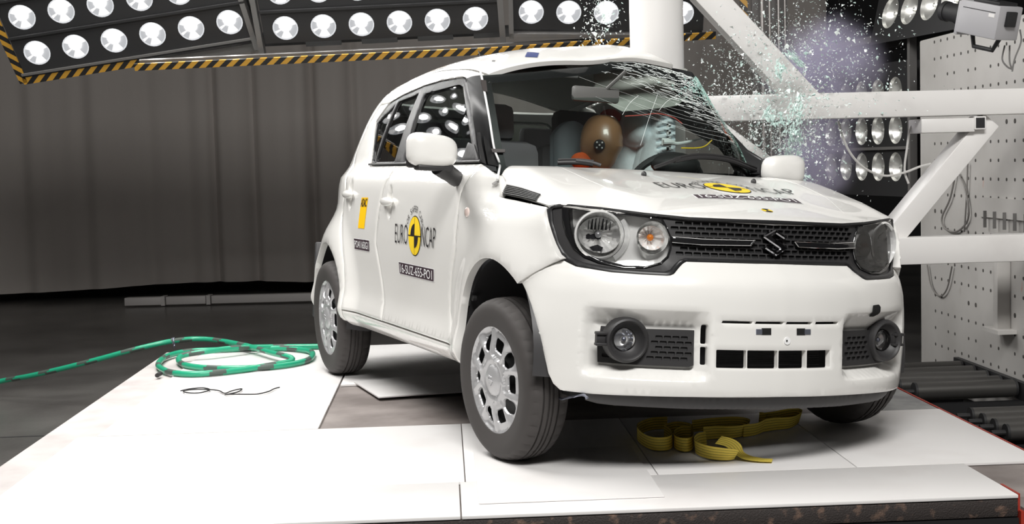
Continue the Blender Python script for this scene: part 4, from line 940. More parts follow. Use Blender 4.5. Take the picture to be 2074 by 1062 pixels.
# headlamps
LREF = mat('lamp_reflector', (.99, .99, .98), .10, .45)
LDK = mat('painted_dark_reflection', (.05, .05, .055), .15, .6)
for q in (-1, 1):
    H = hl if q < 0 else mir(hl)[::-1]; Bz = bz if q < 0 else mir(bz)[::-1]
    REF = LREF; hlp = panel('headlamp', 'front', Bz, GBK, CAR, holes=[H], depth=.004, gap=0, lip=.002, ring=.004, thick=.03, res=.03, step=.012, label='chrome headlamp with amber indicator')
    panel('lamp_cover', 'front', H, CLEARL, hlp, depth=.002, gap=-.002, lip=0, thick=0, res=.03)
    cyc, czc = F((1214, 476))[0]; cyi, czi = F((1320, 482))[0]
    # back tray
    panel('lamp_tray', 'front', offset(ccw(H), -.004), LREF, hlp, holes=[circ(q*-1*cyc, czc, .062, 28), circ(q*-1*cyi, czi, .042, 24)], depth=.055, gap=0, lip=0, thick=-.05, res=.04)
    P = SURF['front'](np.array([cyc]), np.array([czc]), 1)[0]; P[1] *= -q; ax = np.array([.93, q*.36, 0]); ax /= np.linalg.norm(ax)
    P = P-ax*.045
    fl = lambda k, j, r, h: (r*(1-.05*(k % 3 == 0)*(j > 1)), h+.006*(k % 2)*(1 if j > 0 else 0))
    prof = [(.076, .030), (.074, .010), (.066, -.010), (.052, -.032), (.034, -.047), (.012, -.055), (.001, -.056)]
    mb = MB(); mb.lathe(prof, P, ax, 36, fn=fl); mb.lathe([(.082, .028), (.086, .036), (.080, .040), (.076, .030)], P, ax, 36); mb.lathe([(.088, -.03), (.086, .036)], P, ax, 36)
    mb.xf(b2w).build('main_reflector', LREF, hlp, angle=10)
    sd = np.cross(ax, [0, 0, 1.]); sd /= np.linalg.norm(sd); u3 = np.cross(sd, ax); bw = lambda a_, b_: P+sd*a_+u3*b_-ax*(.047-.082*((a_*a_+b_*b_)/.076**2))
    for k in range(7):                                # reflections painted as dark quads: streaks in the upper half, stepped band mid-bowl
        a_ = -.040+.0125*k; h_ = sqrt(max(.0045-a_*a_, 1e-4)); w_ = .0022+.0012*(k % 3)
        mb = MB(); mb.add(np.array([bw(a_-w_, .016), bw(a_+w_, .016), bw(a_+w_*.7, h_*.55), bw(a_+w_*.5, h_*.86), bw(a_-w_*.5, h_*.86), bw(a_-w_*.7, h_*.55)]), [(0, 1, 2, 5), (2, 3, 4, 5)]); mb.xf(b2w).build('painted_dark_streak', LDK, hlp)
    mb = MB(); zz = [bw(-.012+.009*i, -.003+.004*(i % 2)) for i in range(7)]+[bw(.042-.009*i, -.016-.003*(i % 2)) for i in range(7)]; mb.add(np.array(zz), [(i, i+1, 12-i, 13-i) for i in range(6)]); mb.xf(b2w).build('painted_dark_patch', LDK, hlp)
    mb = MB(); mb.add(np.array([bw(-.02, -.045), bw(.0, -.036), bw(.03, -.045), bw(.018, -.058), bw(-.012, -.058)]), [(0, 1, 2, 3, 4)]); mb.xf(b2w).build('painted_dark_patch', LDK, hlp)
    mb = MB(); mb.cyl(P-ax*.05, P-ax*.012, .010, 14); mb.ball(P-ax*.01, .012, 12, 8); mb.xf(b2w).build('bulb', mat('bulb_cap_grey', (.3, .3, .31), .3, .5), hlp)
    mb = MB(); G = [[P+(-q*sd*cos(t)*(1 if sd[1] > 0 else -1)+u3*sin(t))*r_+ax*h_ for r_, h_ in ((.088, .034), (.104, .026), (.112, .004), (.114, -.03))] for t in np.linspace(-.95, .62, 18)]; mb.grid(np.array(G)); mb.xf(b2w).build('shroud_ring', LREF, hlp)
    P2 = SURF['front'](np.array([cyi]), np.array([czi]), 1)[0]; P2[1] *= -q; P2 = P2-ax*.04
    mb = MB(); mb.lathe([(.058, .026), (.055, .006), (.043, -.014), (.025, -.027), (.001, -.032)], P2, np.array([.98, q*.2, 0]), 24, fn=fl); mb.xf(b2w).build('indicator_reflector', LREF, hlp, angle=10)
    mb = MB(); mb.ball(P2-ax*.010, .0125, 14, 10); mb.xf(b2w).build('indicator_bulb', AMBER, hlp)
# ------------------------------------------------------------------ wheels (they stand on the platform: hall frame)
TR, TW = .304, .176
def make_wheel(hub, steer, side):                    # side -1: outer face looks to -y
    hub = np.asarray(hub, float); c, s_ = cos(steer), sin(steer)
    Rm = np.array([[c, -s_, 0], [s_, c, 0], [0, 0, 1]])
    def T(V):                                        # wheel frame: x fwd, y outward, z up
        V = V.copy(); V[:, 1] *= side; return V@Rm.T+hub
    h = TW/2
    mb = MB(); seg = 160
    prof = [(.196, h-.022), (.200, h-.010), (.213, h-.006), (.240, h-.001), (.262, h), (.280, h-.006), (.290, h-.015), (.298, h-.028), (.302, h-.045), (.3035, h-.053), (.296, h-.0535), (.296, h-.0605), (.304, h-.061), (.3045, .012), (.298, .0115), (.298, .0045), (.3045, .004)]
    prof = prof+[(r, -y) for r, y in prof[::-1]]
    n = len(prof)
    def fn(k, j, r, y):
        jj = min(j, n-1-j); k2 = k+(7 if j > n/2 else 0)
        if jj in (6, 7, 8) and k2 % 4 == 0: r -= (.002, .005, .005)[jj-6]
        if jj in (12, 13) and k2 % 8 == 0: r -= .0025
        if jj == 3 : r += .0007*(k % 2)*(1 if (k//10) % 2 else 0)
        return r, y
    prof2 = [(r, y) for r, y in prof]
    mb.lathe(prof2, (0, 0, 0), (0, 1, 0), seg, fn=fn); mb.xf(T)
    W = mb.build('wheel', RUB, CAR, angle=28, label='silver covered wheel with black tyre')
    # steel rim and brake drum behind the cover
    mb = MB(); mb.lathe([(.197, h-.02), (.188, h-.03), (.182, h-.06), (.178, -h+.03), (.195, -h+.02)], (0, 0, 0), (0, 1, 0), 40)
    mb.lathe([(.178, h-.075), (.10, h-.06), (.08, h-.045), (.001, h-.045)], (0, 0, 0), (0, 1, 0), 40); mb.xf(T); mb.build('rim', mat('rim_black', (.015, .015, .016), .5), W)
    # cover: dished disc with five looped spokes, a slot in each loop and an opening between each pair
    Rr = .2035; holes = []; five = [i*2*pi/5 for i in range(5)]
    def pol(r, t): return (r*cos(t), r*sin(t))
    for t in five:
        P = [(.112, -.026), (.122, -.032), (.152, -.034), (.160, -.026), (.160, .026), (.152, .034), (.122, .032), (.112, .026)]
        holes.append(rnd([(x*cos(t)-y*sin(t), x*sin(t)+y*cos(t)) for x, y in P], .010, 4))
        t2 = t+pi/5
        P = [(.106, 0), (.122, -.022), (.150, -.030), (.168, -.018), (.172, 0), (.168, .018), (.150, .030), (.122, .022)]
        holes.append(rnd([(x*cos(t2)-y*sin(t2), x*sin(t2)+y*cos(t2)) for x, y in P], .006, 3))
    loops = []
    V, Fs, bd = tri2d(circ(0, 0, Rr, 120), holes, res=.0055, gap=0, ring=.003, step=.0045)
    r = np.hypot(V[:, 0], V[:, 1]); th = np.arctan2(V[:, 1], V[:, 0])
    y = h-.004-.014*np.clip((r-.02)/.19, 0, 1)**1.6+.012*sstep((.062-r)/.02)*0
    y = np.where(r < .055, h+.006-.010*(r/.055)**2, y); y = y-.006*sstep((r-.05)/.012)*sstep((.075-r)/.02)
    best = np.full(len(V), 9.)
    for t in five:
        px_, py_ = V[:, 0]*cos(t)+V[:, 1]*sin(t), -V[:, 0]*sin(t)+V[:, 1]*cos(t)
        dxx = np.clip(np.abs(px_-.142)-.046, 0, None); wid = .050+.006*np.clip((px_-.13)/.06, -1, 1)
        d = np.hypot(dxx, py_); u = np.abs(np.abs(py_)-wid*np.sqrt(np.clip(1-np.clip((.115-px_)/.035, 0, 1)**2, 0, 1)))
        best = np.minimum(best, np.where(px_ > .07, u, 9))
        inn_ = (np.abs(py_) < wid*.8) & (px_ > .09); y = y-np.where(inn_ & (r < .19), .005*sstep((wid*.8-np.abs(py_))/.01), 0)
    y = y+.0045*np.exp(-(best/.007)**2)*sstep((.196-r)/.008)
    for t in five:
        t2 = t+pi/5; px_, py_ = V[:, 0]*cos(t2)+V[:, 1]*sin(t2), -V[:, 0]*sin(t2)+V[:, 1]*cos(t2)
        y = y-.010*sstep((px_-.135)/.03)*sstep((.045-np.abs(py_))/.02)*sstep((.2-px_)/.02)
    y = np.where(bd & (r < Rr-.002), y-.006, y); y = y+(h-.012-y)*sstep((r-(Rr-.012))/.010)
    P3 = np.stack([V[:, 0], y, V[:, 1]], -1); mb = MB(); mb.add(P3, [tuple(f) for f in Fs])
    mb.lathe([(.2035, h-.012), (.207, h-.010), (.2085, h-.014), (.206, h-.03)], (0, 0, 0), (0, 1, 0), 80)
    mb.xf(T); cov = mb.build('hubcap', SILV, W, angle=32, label='silver hubcap')
    sh = np.array([(-1, .45), (0, 1), (1, .40), (.72, .28), (0, .66), (-.32, .46), (1, -.36), (1, -.45), (0, -1), (-1, -.40), (-.72, -.28), (0, -.66), (.32, -.46), (-1, .36)])*.021
    mb = MB(); rot = .3; Rz = np.array([[cos(rot), -sin(rot)], [sin(rot), cos(rot)]]); sh = sh@Rz.T
    mb.prism(np.stack([sh[:, 0], np.full(len(sh), h+.004), sh[:, 1]], -1), (0, .004, 0)); mb.xf(T); mb.build('hub_emblem', SILV, W)
    return W
make_wheel((0, -.730, .304), radians(5.5), -1); make_wheel((-2.435, -.735, .304), 0, -1)
make_wheel((0, .730, .304), radians(4.5), 1); make_wheel((-2.435, .735, .304), 0, 1)
# wheel housings, floor pan, suspension
LIN = mat('liner_black', (.045, .044, .046), .5)
for s in (-1, 1):
    for wx, wz, R0 in ((0, .335, .355), (-2.435, .305, .34)):
        mb = MB(); t = np.linspace(radians(-9 if wx == 0 else -20), radians(205), 26); ys = np.array([.79, .72, .62, .50, .44])
        rr = [R0-.012, R0+.012, R0+.012, R0, R0-.03]
        G = np.array([[(wx+(r_+(.008*sin(7*tt) if 0 < i < 4 else 0))*cos(tt), s*y_, wz+(r_)*sin(tt)) for i, (y_, r_) in enumerate(zip(ys, rr))] for tt in t])
        mb.grid(G); inner = G[:, -1]; mb.add(np.concatenate([inner, [[wx, s*.44, wz]]]), [(i, i+1, len(inner)) for i in range(len(inner)-1)])
        mb.xf(b2w); L_ = mb.build('wheel_housing', LIN, CAR)
        if s < 0 and wx == 0:
            mb = MB()
            for a in (198, 176, 150):
                mb = MB(); mb.cyl((wx+(R0-.02)*cos(radians(a)), -.775, wz+(R0-.02)*sin(radians(a))), (wx+(R0-.02)*cos(radians(a)), -.79, wz+(R0-.02)*sin(radians(a))), .012, 12); mb.xf(b2w).build('liner_fastener', BLKM, L_)
    mb = MB(); mb.cyl((0.0, s*.42, .62), (0, s*.60, .30), .028, 12); mb.cyl((0, s*.60, .30), (0, s*.70, .30), .05, 16); mb.xf(b2w).build('strut', DKG, CAR)
    mb = MB(); mb.cyl((-.3, s*.35, .26), (0, s*.66, .25), .025, 8); mb.xf(b2w).build('control_arm', DKG, CAR)
    for wx in (0, -2.435):
        mb = MB(); mb.lathe([(.13, -.012), (.13, .012), (.06, .03), (.001, .03)], (wx, s*.72, .304), (0, s, 0), 28); mb.build('brake_drum', DKG, CAR)
mb = MB(); mb.box((-1.25, 0, .235), (3.2, 1.30, .05)); mb.box((.2, 0, .33), (.55, .86, .25)); mb.box((-1.15, 0, .22), (1.6, .25, .06)); mb.xf(b2w).build('floor_pan', mat('underbody_black', (.02, .02, .02), .8), CAR)
# mud flap edge behind the rear arch
mb = MB(); mb.box((-2.80, -.74, .40), (.03, .12, .42), bev=.01); mb.xf(b2w).build('splash_guard', LIN, CAR)
# ------------------------------------------------------------------ windscreen and cabin
def WS(*px): return at('ws', *px)
ws_near = [tuple(p) for p in wsn]
bot_ = [(ws_near[-1][0], .985), (-.55, .975), (-.3, .968), (0, .965)]
top_ = [(p[0], p[1]) for p in WS((1060, 146), (1163, 137), (1240, 132.5))]
top_ = [(ws_near[0][0], ws_near[0][1])]+[t for t in top_ if t[0] < -.03]+[(0, 1.506)]
wl = top_[::-1][:-1]+ws_near+bot_[:-1]
outl = wl+[(0, bot_[-1][1])]+[(-y, z) for y, z in wl[::-1]][:-1]
outl = [(0, 1.506)]+[p for p in wl if p[0] < -.001][0:]+[(0, .965)]+[(-y, z) for y, z in wl[::-1] if y < -.001]
WSG = clear('windscreen_glass', (.88, .95, .92), .035)
WIND = panel('windscreen', 'ws', outl, WSG, CAR, res=.05, gap=0, lip=0, thick=0, depth=.0, label='laminated windscreen crazed at its far top corner')
o_ = ccw(outl)
frit = offset(densify(o_, .03), .035); frit = [p for p in frit]
fr_ = [(y, max(z, 1.028)) for y, z in frit]
panel('windscreen_border', 'ws', outl, BLK, WIND, holes=[fr_], res=.05, gap=0, lip=0, thick=0, depth=.004, ring=0)
# cracks: fine bright lines that run from the struck corner
CRK = mat('crazed_glass', (.90, .96, .94), .45); CRKG = mat('crushed_glass_green', (.50, .76, .69), .3, alpha=.6)
mb = MB(); r_ = np.random.default_rng(3)
def wsl(pts, r):                                      # a crack: a thin bright ribbon lying on the pane
    P = np.asarray(pts, float); T = np.gradient(P, axis=0); T /= np.linalg.norm(T, axis=1)[:, None]+1e-9; Nn = np.stack([-T[:, 1], T[:, 0]], -1)*r*1.3
    V = np.concatenate([P+Nn, P-Nn]); n = len(P); mb.add(b2w(crush(lift('ws', V, 1, -.0025), 1)), [(i, i+1, n+i+1, n+i) for i in range(n-1)])
for k in range(420):
    y1 = .62*r_.random()**.45-.06; zt = 1.497-.11*(y1/.6)**2; z1 = zt-.006-(.05+.22*max(0, y1)/.6)*r_.random()**1.5; L = .015+.07*r_.random()**2
    pts = [(y1-L*t, z1+L*.20*t+.002*r_.standard_normal()) for t in np.linspace(0, 1, 4)]
    pts = [(max(-.6, y), min(z, 1.494-.11*(y/.6)**2)) for y, z in pts]; wsl(pts, .0003+.0006*r_.random()**2)
for k in range(11):                                   # longer lines fanning from the far corner
    y1 = .55-.10*r_.random(); z1 = 1.40-.022*k; L = .30+.35*r_.random(); pts = [(y1-L*t, z1+L*(.20+.004*k)*t-.03*sin(pi*t)) for t in np.linspace(0, 1, 9)]; pts = [(y, min(z, 1.49-.11*(y/.6)**2)) for y, z in pts]; wsl(pts, .0002)
for y0, z0, y1, z1 in ((-.06, 1.27, .06, 1.36), (-.03, 1.14, .16, 1.37), (.13, 1.30, .26, 1.37)):
    wsl([(y0+(y1-y0)*t, z0+(z1-z0)*t+.01*sin(pi*t)) for t in np.linspace(0, 1, 8)], .00045)
mb.build('glass_crack', CRK, WIND, angle=180)
mb = MB()
for k in range(3200):                                 # crumbled strip down the far edge
    t = r_.random()**1.2; yy = (.62-.02*t)-abs(r_.standard_normal())*.04*(1.7-t)*(.6+1.3*(t < .22)); zz = 1.42-.36*t+r_.standard_normal()*.008
    zz = min(zz, 1.497-.11*(yy/.6)**2); a = r_.random()*6.28; sz = .002+.0045*r_.random()
    tri = [(yy+sz*cos(a+b), zz+sz*sin(a+b)*.7) for b in (0, 1.9, 3.6, 5)]
    V = lift('ws', np.array(tri), 1, -.003-.004*r_.random(4)); mb.add(b2w(crush(V, 1)), [(0, 1, 2, 3)])
mb.build('crumbled_glass', CRKG, WIND, angle=180)['kind'] = 'stuff'
# dashboard
DASH = mat('dash_black', (.016, .016, .017), .6)
def block(name, G, m, **k): mb = MB(); mb.grid(G); mb.xf(b2w); return mb.build(name, m, CAR, **k)
ys = np.linspace(-.66, .66, 23)
G = np.array([[(-.33-.16*(y/.66)**2, y, .96), (-.42-.15*(y/.66)**2, y, 1.0), (-.60-.08*(y/.66)**2, y, 1.012-.01*abs(sin(5*y))), (-.72, y, .985), (-.77, y, .90), (-.74, y, .62)] for y in ys])
block('dashboard', G, DASH)
# seats
def seat(x, y, col, tilt=-.18):
    def prof(w, t0):
        return None
    mb = MB(); R = np.array([[cos(tilt), 0, sin(tilt)], [0, 1, 0], [-sin(tilt), 0, cos(tilt)]])
    mb.box((x, y, .56), (.50, .50, .16), bev=.05); mb.box(np.array([x-.30, y, .86]), (.15, .48, .62), R, bev=.06)
    st = mb.xf(b2w).build('seat', col, CAR); mb = MB(); mb.box(np.array([x-.39, y, 1.25]), (.10, .26, .18), R, bev=.04); mb.xf(b2w).build('headrest', col, st)
seat(-.95, -.36, GREYF)
seat(-1.05, .15, mat('seat_dark_fabric', (.03, .03, .032), .9))
mb = MB(); mb.box((-1.95, 0, .60), (.5, 1.15, .16), bev=.05); mb.box((-2.2, 0, .88), (.14, 1.15, .55), bev=.06); mb.xf(b2w).build('rear_bench', GREYF, CAR)
for y in (-.3, .3): mb = MB(); mb.box((-2.25, y, 1.22), (.08, .24, .14), bev=.03); mb.xf(b2w).build('headrest', GREYF, CAR)
# headliner, visors, inner pillars
LINER = mat('headliner_grey', (.42, .43, .40), .9)
panel('headliner', 'roof', [(x*1.0+(-.06 if x > -1.5 else .05), y*.93) for x, y in roof], LINER, CAR, res=.08, gap=0, lip=0, thick=0, depth=.045)
for s, y in ((-1, -.30),):
    mb = MB(); mb.box((-.93, y, 1.475), (.16, .36, .015), np.array([[cos(.35), 0, sin(.35)], [0, 1, 0], [-sin(.35), 0, cos(.35)]]), bev=.006); mb.xf(b2w).build('sun_visor', mat('visor_grey', (.15, .15, .15), .8), CAR)
vis = MB(); 
Gv = np.array([[tuple(Bp(u, v, 'x', xx)) for u, v in ((1166, 190), (1240, 178), (1300, 170), (1385, 150))] for xx, dv in ((-.86, 0),)]+[[tuple(Bp(u, v, 'x', -.92)) for u, v in ((1170, 205), (1230, 197), (1300, 215), (1378, 200))]])
# rear-view mirror
P = Bp(1206, 192, 'x', -.62); mb = MB(); mb.box(P, (.03, .22, .065), bev=.012); mb.cyl(P+np.array([.01, .05, .03]), P+np.array([.10, .09, .10]), .008, 8); mb.xf(b2w).build('rear_view_mirror', mat('mirror_back_grey', (.12, .12, .115), .5), CAR)
# steering wheel
c0 = Bp(1345, 388, 'x', -.68); axw = np.array([-.88, .05, .45]); axw /= np.linalg.norm(axw)
mb = MB(); t = np.linspace(0, 2*pi, 40, endpoint=False); e1 = np.cross(axw, [0, 0, 1.]); e1 /= np.linalg.norm(e1); e2 = np.cross(axw, e1)
mb.tube([c0+.178*(cos(k)*e1+sin(k)*e2) for k in t], .016, 10, closed=True)
mb.xf(b2w); SWL = mb.build('steering_wheel', DASH, CAR)
mb = MB(); mb.lathe([(.10, -.02), (.095, .02), (.06, .05), (.001, .055)], c0+axw*.0, -axw, 24); mb.cyl(c0+e1*.16, c0-e1*.16, .016, 8); mb.cyl(c0+e2*.16, c0, .014, 8); mb.xf(b2w); mb.build('steering_hub', DASH, SWL)
mb = MB(); cc = Bp(1368, 334, 'x', -.60); mb.ball(cc, (.09, .115, .055), 24, 12); mb.xf(b2w).build('instrument_cowl', DASH, CAR)
# far inner pillar trim seen through the glass
path = [WS((1352, 206))[0], WS((1394, 222))[0], WS((1440, 262))[0], WS((1490, 300))[0], WS((1530, 330))[0], WS((1562, 356))[0]]
# ------------------------------------------------------------------ stickers and lettering
_tc = {}
def text2d(s, bold=0.):                               # glyph triangles, width normalised to 1, height = cap height ratio
    if (s, bold) in _tc: return _tc[s, bold]
    cu = bpy.data.curves.new('lettering', 'FONT'); cu.body = s; cu.size = 1; cu.offset = bold; cu.resolution_u = 3
    o = bpy.data.objects.new('lettering', cu); COL.objects.link(o); bpy.context.view_layer.update()
    me = o.evaluated_get(bpy.context.evaluated_depsgraph_get()).to_mesh()
    V = np.array([v.co[:2] for v in me.vertices]); Fs = [tuple(p.vertices) for p in me.polygons]
    bpy.data.objects.remove(o); bpy.data.curves.remove(cu)
    V = V-V.min(0); V = V/V.max(0); _tc[s, bold] = (V, Fs); return V, Fs
def tess(V, Fs, n=1):                                 # split long triangles so that lettering follows curved panels
    bm = bmesh.new(); vs = [bm.verts.new((*v, 0)) for v in V]
    for f in Fs:
        try: bm.faces.new([vs[i] for i in f])
        except Exception: pass
    for _ in range(n):
        es = [e for e in bm.edges if e.calc_length() > .22]
        if not es: break
        bmesh.ops.subdivide_edges(bm, edges=es, cuts=1)
    bmesh.ops.triangulate(bm, faces=bm.faces[:]); bm.verts.index_update()
    V2 = np.array([v.co[:2] for v in bm.verts]); F2 = [tuple(v.index for v in f.verts) for f in bm.faces]; bm.free(); return V2, F2
def quadmap(q):                                       # unit square -> quad (bl, br, tr, tl)
    q = np.asarray(q, float); return lambda V: (1-V[:, :1])*(1-V[:, 1:])*q[0]+V[:, :1]*(1-V[:, 1:])*q[1]+V[:, :1]*V[:, 1:]*q[2]+(1-V[:, :1])*V[:, 1:]*q[3]
def put(name, surf, V2, Fs, m, parent, depth=-.002, label=None):
    mb = MB(); mb.add(b2w(lift(surf, V2, -1, depth)), Fs); return mb.build(name, m, parent, angle=180, label=label)
def text(surf, s, q, m, parent, depth=-.0028, bold=.0, name='lettering'):
    V, Fs = text2d(s, bold); V, Fs = tess(V, Fs, 2); return put(name, surf, quadmap(q)(V), Fs, m, parent, depth)
def plate(surf, s, q, parent, bold=0., ins=(.05, .16), back=PLUM):
    q = np.asarray(q, float); f = quadmap(q)
    b = panel('number_sticker', surf, q, WHT, parent, gap=0, lip=0, thick=0, res=.03, ring=0, depth=-.0012, label='dark number sticker with white border')
    c = quadmap(q)(np.array([(.012, .05), (.988, .05), (.988, .95), (.012, .95)])); panel('sticker_field', surf, c, back, b, gap=0, lip=0, thick=0, res=.03, ring=0, depth=-.002)
    t = f(np.array([(ins[0], ins[1]), (1-ins[0], ins[1]), (1-ins[0], 1-ins[1]), (ins[0], 1-ins[1])])); text(surf, s, t, WHT, b, -.0032, bold); return b
def roundel(surf, fr, parent):                        # fr maps local metres (right, up) to the surface parameters
    f = lambda L: fr(np.asarray(L, float)); R = .088
    def disc(name, poly, m, par, dep): return panel(name, surf, f(poly), m, par, gap=0, lip=0, thick=0, ring=0, res=.025, step=.008, depth=dep)
    d = disc('safety_sticker', circ(0, 0, R, 48), INK, parent, -.0012); d['label'] = 'round yellow and black safety rating sticker'
    disc('yellow_disc', circ(0, 0, R*.955, 48), YEL, d, -.0022)
    disc('black_quarter', [(0, 0)]+circ(0, 0, R*.60, 14, pi/2, pi), INK, d, -.0032); disc('black_quarter', [(0, 0)]+circ(0, 0, R*.60, 14, -pi/2, 0), INK, d, -.0032)
    disc('cross_line', [(-R, -.0022), (R, -.0022), (R, .0022), (-R, .0022)], INK, d, -.0034); disc('cross_line', [(-.0012, -R), (.0012, -R), (.0012, R), (-.0012, R)], INK, d, -.0034)
    def word(s, x0, x1, y0, y1):
        V, Fs = text2d(s, -.010); V, Fs = tess(V, Fs, 2); V = np.stack([x0+(x1-x0)*V[:, 0], y0+(y1-y0)*V[:, 1]], -1); put('lettering', surf, f(V), Fs, INK, d, -.0028)
    word('EURO', -.285, -.097, -.042, .045); word('NCAP', .097, .285, -.042, .045)
    tw = {'F': .016, 'O': .022, 'R': .018, 'S': .018, 'A': .021, 'E': .016, 'C': .020, ' ': .012}; s = 'FOR SAFER CARS'; tot = sum(tw[c]+.0035 for c in s); r0 = .104; ang = tot/(r0+.01)/2; x = 0
    for c in s:
        a = ang-(x+tw[c]/2)/(r0+.01)
        if c != ' ':
            V, Fs = text2d(c, -.004); V, Fs = tess(V, Fs, 2); lx = (V[:, 0]-.5)*tw[c]; ly = V[:, 1]*.027+r0; t = a; V = np.stack([ly*np.sin(-(-t))*1.0, ly*np.cos(t)], -1)*0
            ct, st = cos(t), sin(t); V = np.stack([lx*ct-ly*st, lx*st+ly*ct], -1); put('lettering', surf, f(V), Fs, INK, d, -.0028)
        x += tw[c]+.0035
    return d
FD = DOORS['f', -1]; RD = DOORS['r', -1]
c_ = at('side', (840, 478))[0]; l_ = at('side', (798, 497), (884, 492)); 
roundel('side', lambda L: np.array(c_)+L, FD)
plate('side', '16-SUZ-655-PO1', at('side', (809.8, 555), (879.8, 572.3), (879.8, 544.7), (807.3, 529.6)), FD, .0)
plate('side', 'PO4116SIG1', at('side', (718.6, 505.3), (749, 511), (748.3, 486.3), (717, 482)), RD, .0, ins=(.06, .2))
qa = at('side', (725.3, 462.2), (738, 463.5), (746, 400.3), (733, 400.3)); b_ = panel('club_sticker', 'side', qa, YEL2, RD, gap=0, lip=0, thick=0, ring=0, res=.03, depth=-.0012, label='orange strip sticker')
text('side', 'ADAC', quadmap(qa)(np.array([(.06, .70), (.94, .70), (.94, .97), (.06, .97)])), INK, b_, bold=.02)
hc = at('hood', (1472.7, 381.3))[0]
roundel('hood', lambda L: np.array(hc)+np.stack([-L[:, 1], L[:, 0]], -1)*1.06, HOOD)
hq = at('hood', (1412, 402.5), (1628, 413.8), (1612.4, 404.2), (1399.8, 394.7)); print('hood', np.round(hc, 3), np.round(hq, 3))
plate('hood', '16-SUZ-655-PO1', hq, HOOD, .0)
tc_ = at('hood', (1553.6, 427))[0]; tf = lambda P: [(tc_[0]-b, tc_[1]+a) for a, b in P]
d_ = panel('target_dot', 'hood', tf(circ(0, 0, .021, 24)), YEL, HOOD, gap=0, lip=0, thick=0, ring=0, res=.02, depth=-.0012, label='small yellow and black target dot')
for a0 in (pi/4, pi*5/4): panel('black_quarter', 'hood', tf([(0, 0)]+circ(0, 0, .021, 8, a0, a0+pi/2)), INK, d_, gap=0, lip=0, thick=0, ring=0, res=.02, depth=-.002)
# blue roof sticker
rq = at('roof', (1063, 116), (1088, 117), (1092, 108), (1068, 106)); panel('roof_sticker', 'roof', rq, mat('sticker_navy', (.06, .08, .2), .4), CAR, gap=0, lip=0, thick=0, ring=0, res=.05, depth=-.002)
# wing indicator, vent, washer jets, wipers
ti = at('side', (946, 430))[0]; mb = MB(); P = lift('side', np.array([ti]), -1, 0)[0]; mb.ball(P, (.026, .008, .020), 20, 10); mb.xf(b2w).build('side_indicator', mat('indicator_lens', (.88, .72, .66), .15, coat=1), CAR, label='clear side indicator lens')
vq = [(-.160, -.716), (.160, -.710), (.172, -.733), (-.150, -.7345), (-.162, -.728)]
V_ = panel('wing_vent', 'hood', vq, BLKM, HOOD, gap=0, lip=.001, thick=.0, ring=0, res=.012, step=.01, depth=-.003)
for k in range(6):
    y = -.7165-.017*(k+.5)/6; V = lift('hood', np.array([(x, y+.0055*(x+.16)/.33*(1-k/6)) for x in np.linspace(-.15, .165, 16)]), -1, -.006); mb = MB(); mb.tube(b2w(V), .0020, 5); mb.build('vent_fin', mat('fin_grey', (.10, .10, .10), .4), V_)
for px in ((1304, 356), (1526, 371)):
    h = at('hood', px)[0]; P = lift('hood', np.array([h]), -1, 0)[0]; mb = MB(); mb.ball(P+np.array([0, 0, .004]), (.014, .010, .014), 14, 8); mb.xf(b2w).build('washer_jet', BLKM, CAR)
def wpt(px, lift_=.012): 
    p = WS(px)[0]; return lift('ws', np.array([p]), 1, -lift_)[0]
def wiper(arm, blade):
    T_ = CAR; A = np.array([wpt(p, .02) for p in arm]); B_ = np.array([wpt(p, .012) for p in blade]); mb = MB()
    mb.tube(spline(A, 4), .0075, 8); mb.xf(b2w); w = mb.build('wiper_arm', BLKM, T_)
    mb = MB(); mb.tube(spline(B_, 4), .010, 8); mb.tube(spline(B_+np.array([.004, 0, .012]), 4), .005, 6); mb.xf(b2w); mb.build('wiper_blade', BLKM, w)
wiper([(1322, 345), (1345, 337), (1372, 326)], [(1362, 330), (1411, 322), (1468, 327), (1516, 344), (1560, 361)])
wiper([(1215, 341), (1195, 335), (1165, 331)], [(1129, 333), (1150, 332.5), (1175, 333), (1200, 336)])
# roof aerial
mb = MB(); P = np.array([-2.35, .0, float(RZ(-2.35, 0))]); mb.cyl(P, P+np.array([-.12, 0, .12]), .004, 6); mb.xf(b2w).build('aerial', BLKM, CAR)
# bonnet pressing: raised shoulder line
for q in (-1, 1):
    V = lift('hood', spline(np.array([(-.30, q*.47), (-.15, q*.50), (.05, q*.50), (.25, q*.47), (.40, q*.43)]), 6), -1, .0012); mb = MB(); mb.tube(b2w(V), .0018, 6); mb.build('bonnet_crease', PAINT, HOOD)
# white lead taped down the pillar
pts = [wpt(p, .006) for p in ((968, 135), (974, 152), (982, 192), (992, 245), (1001, 300), (1010, 325), (1013, 338))]
e = lift('side', np.array(at('side', (1012, 355), (1009, 368))), -1, -.006)
LEAD = thing('instrument_lead', 'white lead taped down the windscreen pillar of the car with black tape', 'cable', tuple(b2w(pts[3])))
mb = MB(); mb.tube(spline(b2w(np.concatenate([np.array(pts), e])), 5), .0048, 8); mb.build('lead', WHT, LEAD)
TAPE = mat('tape_dark', (.05, .042, .04), .45)
def ws_patch(px, m, par, name): q = WS(*px); mb = MB(); mb.add(b2w(lift('ws', np.array(q), 1, -.013)), [(0, 1, 2, 3)]); mb.add(b2w(lift('ws', np.array(q), 1, -.003)), [(0, 1, 2, 3)]); mb.build(name, m, par)
ws_patch([(987, 303), (1024, 305), (1023, 311), (986, 311)], TAPE, LEAD, 'tape'); ws_patch([(973, 165), (984, 167), (987, 190), (978, 188)], TAPE, LEAD, 'tape')
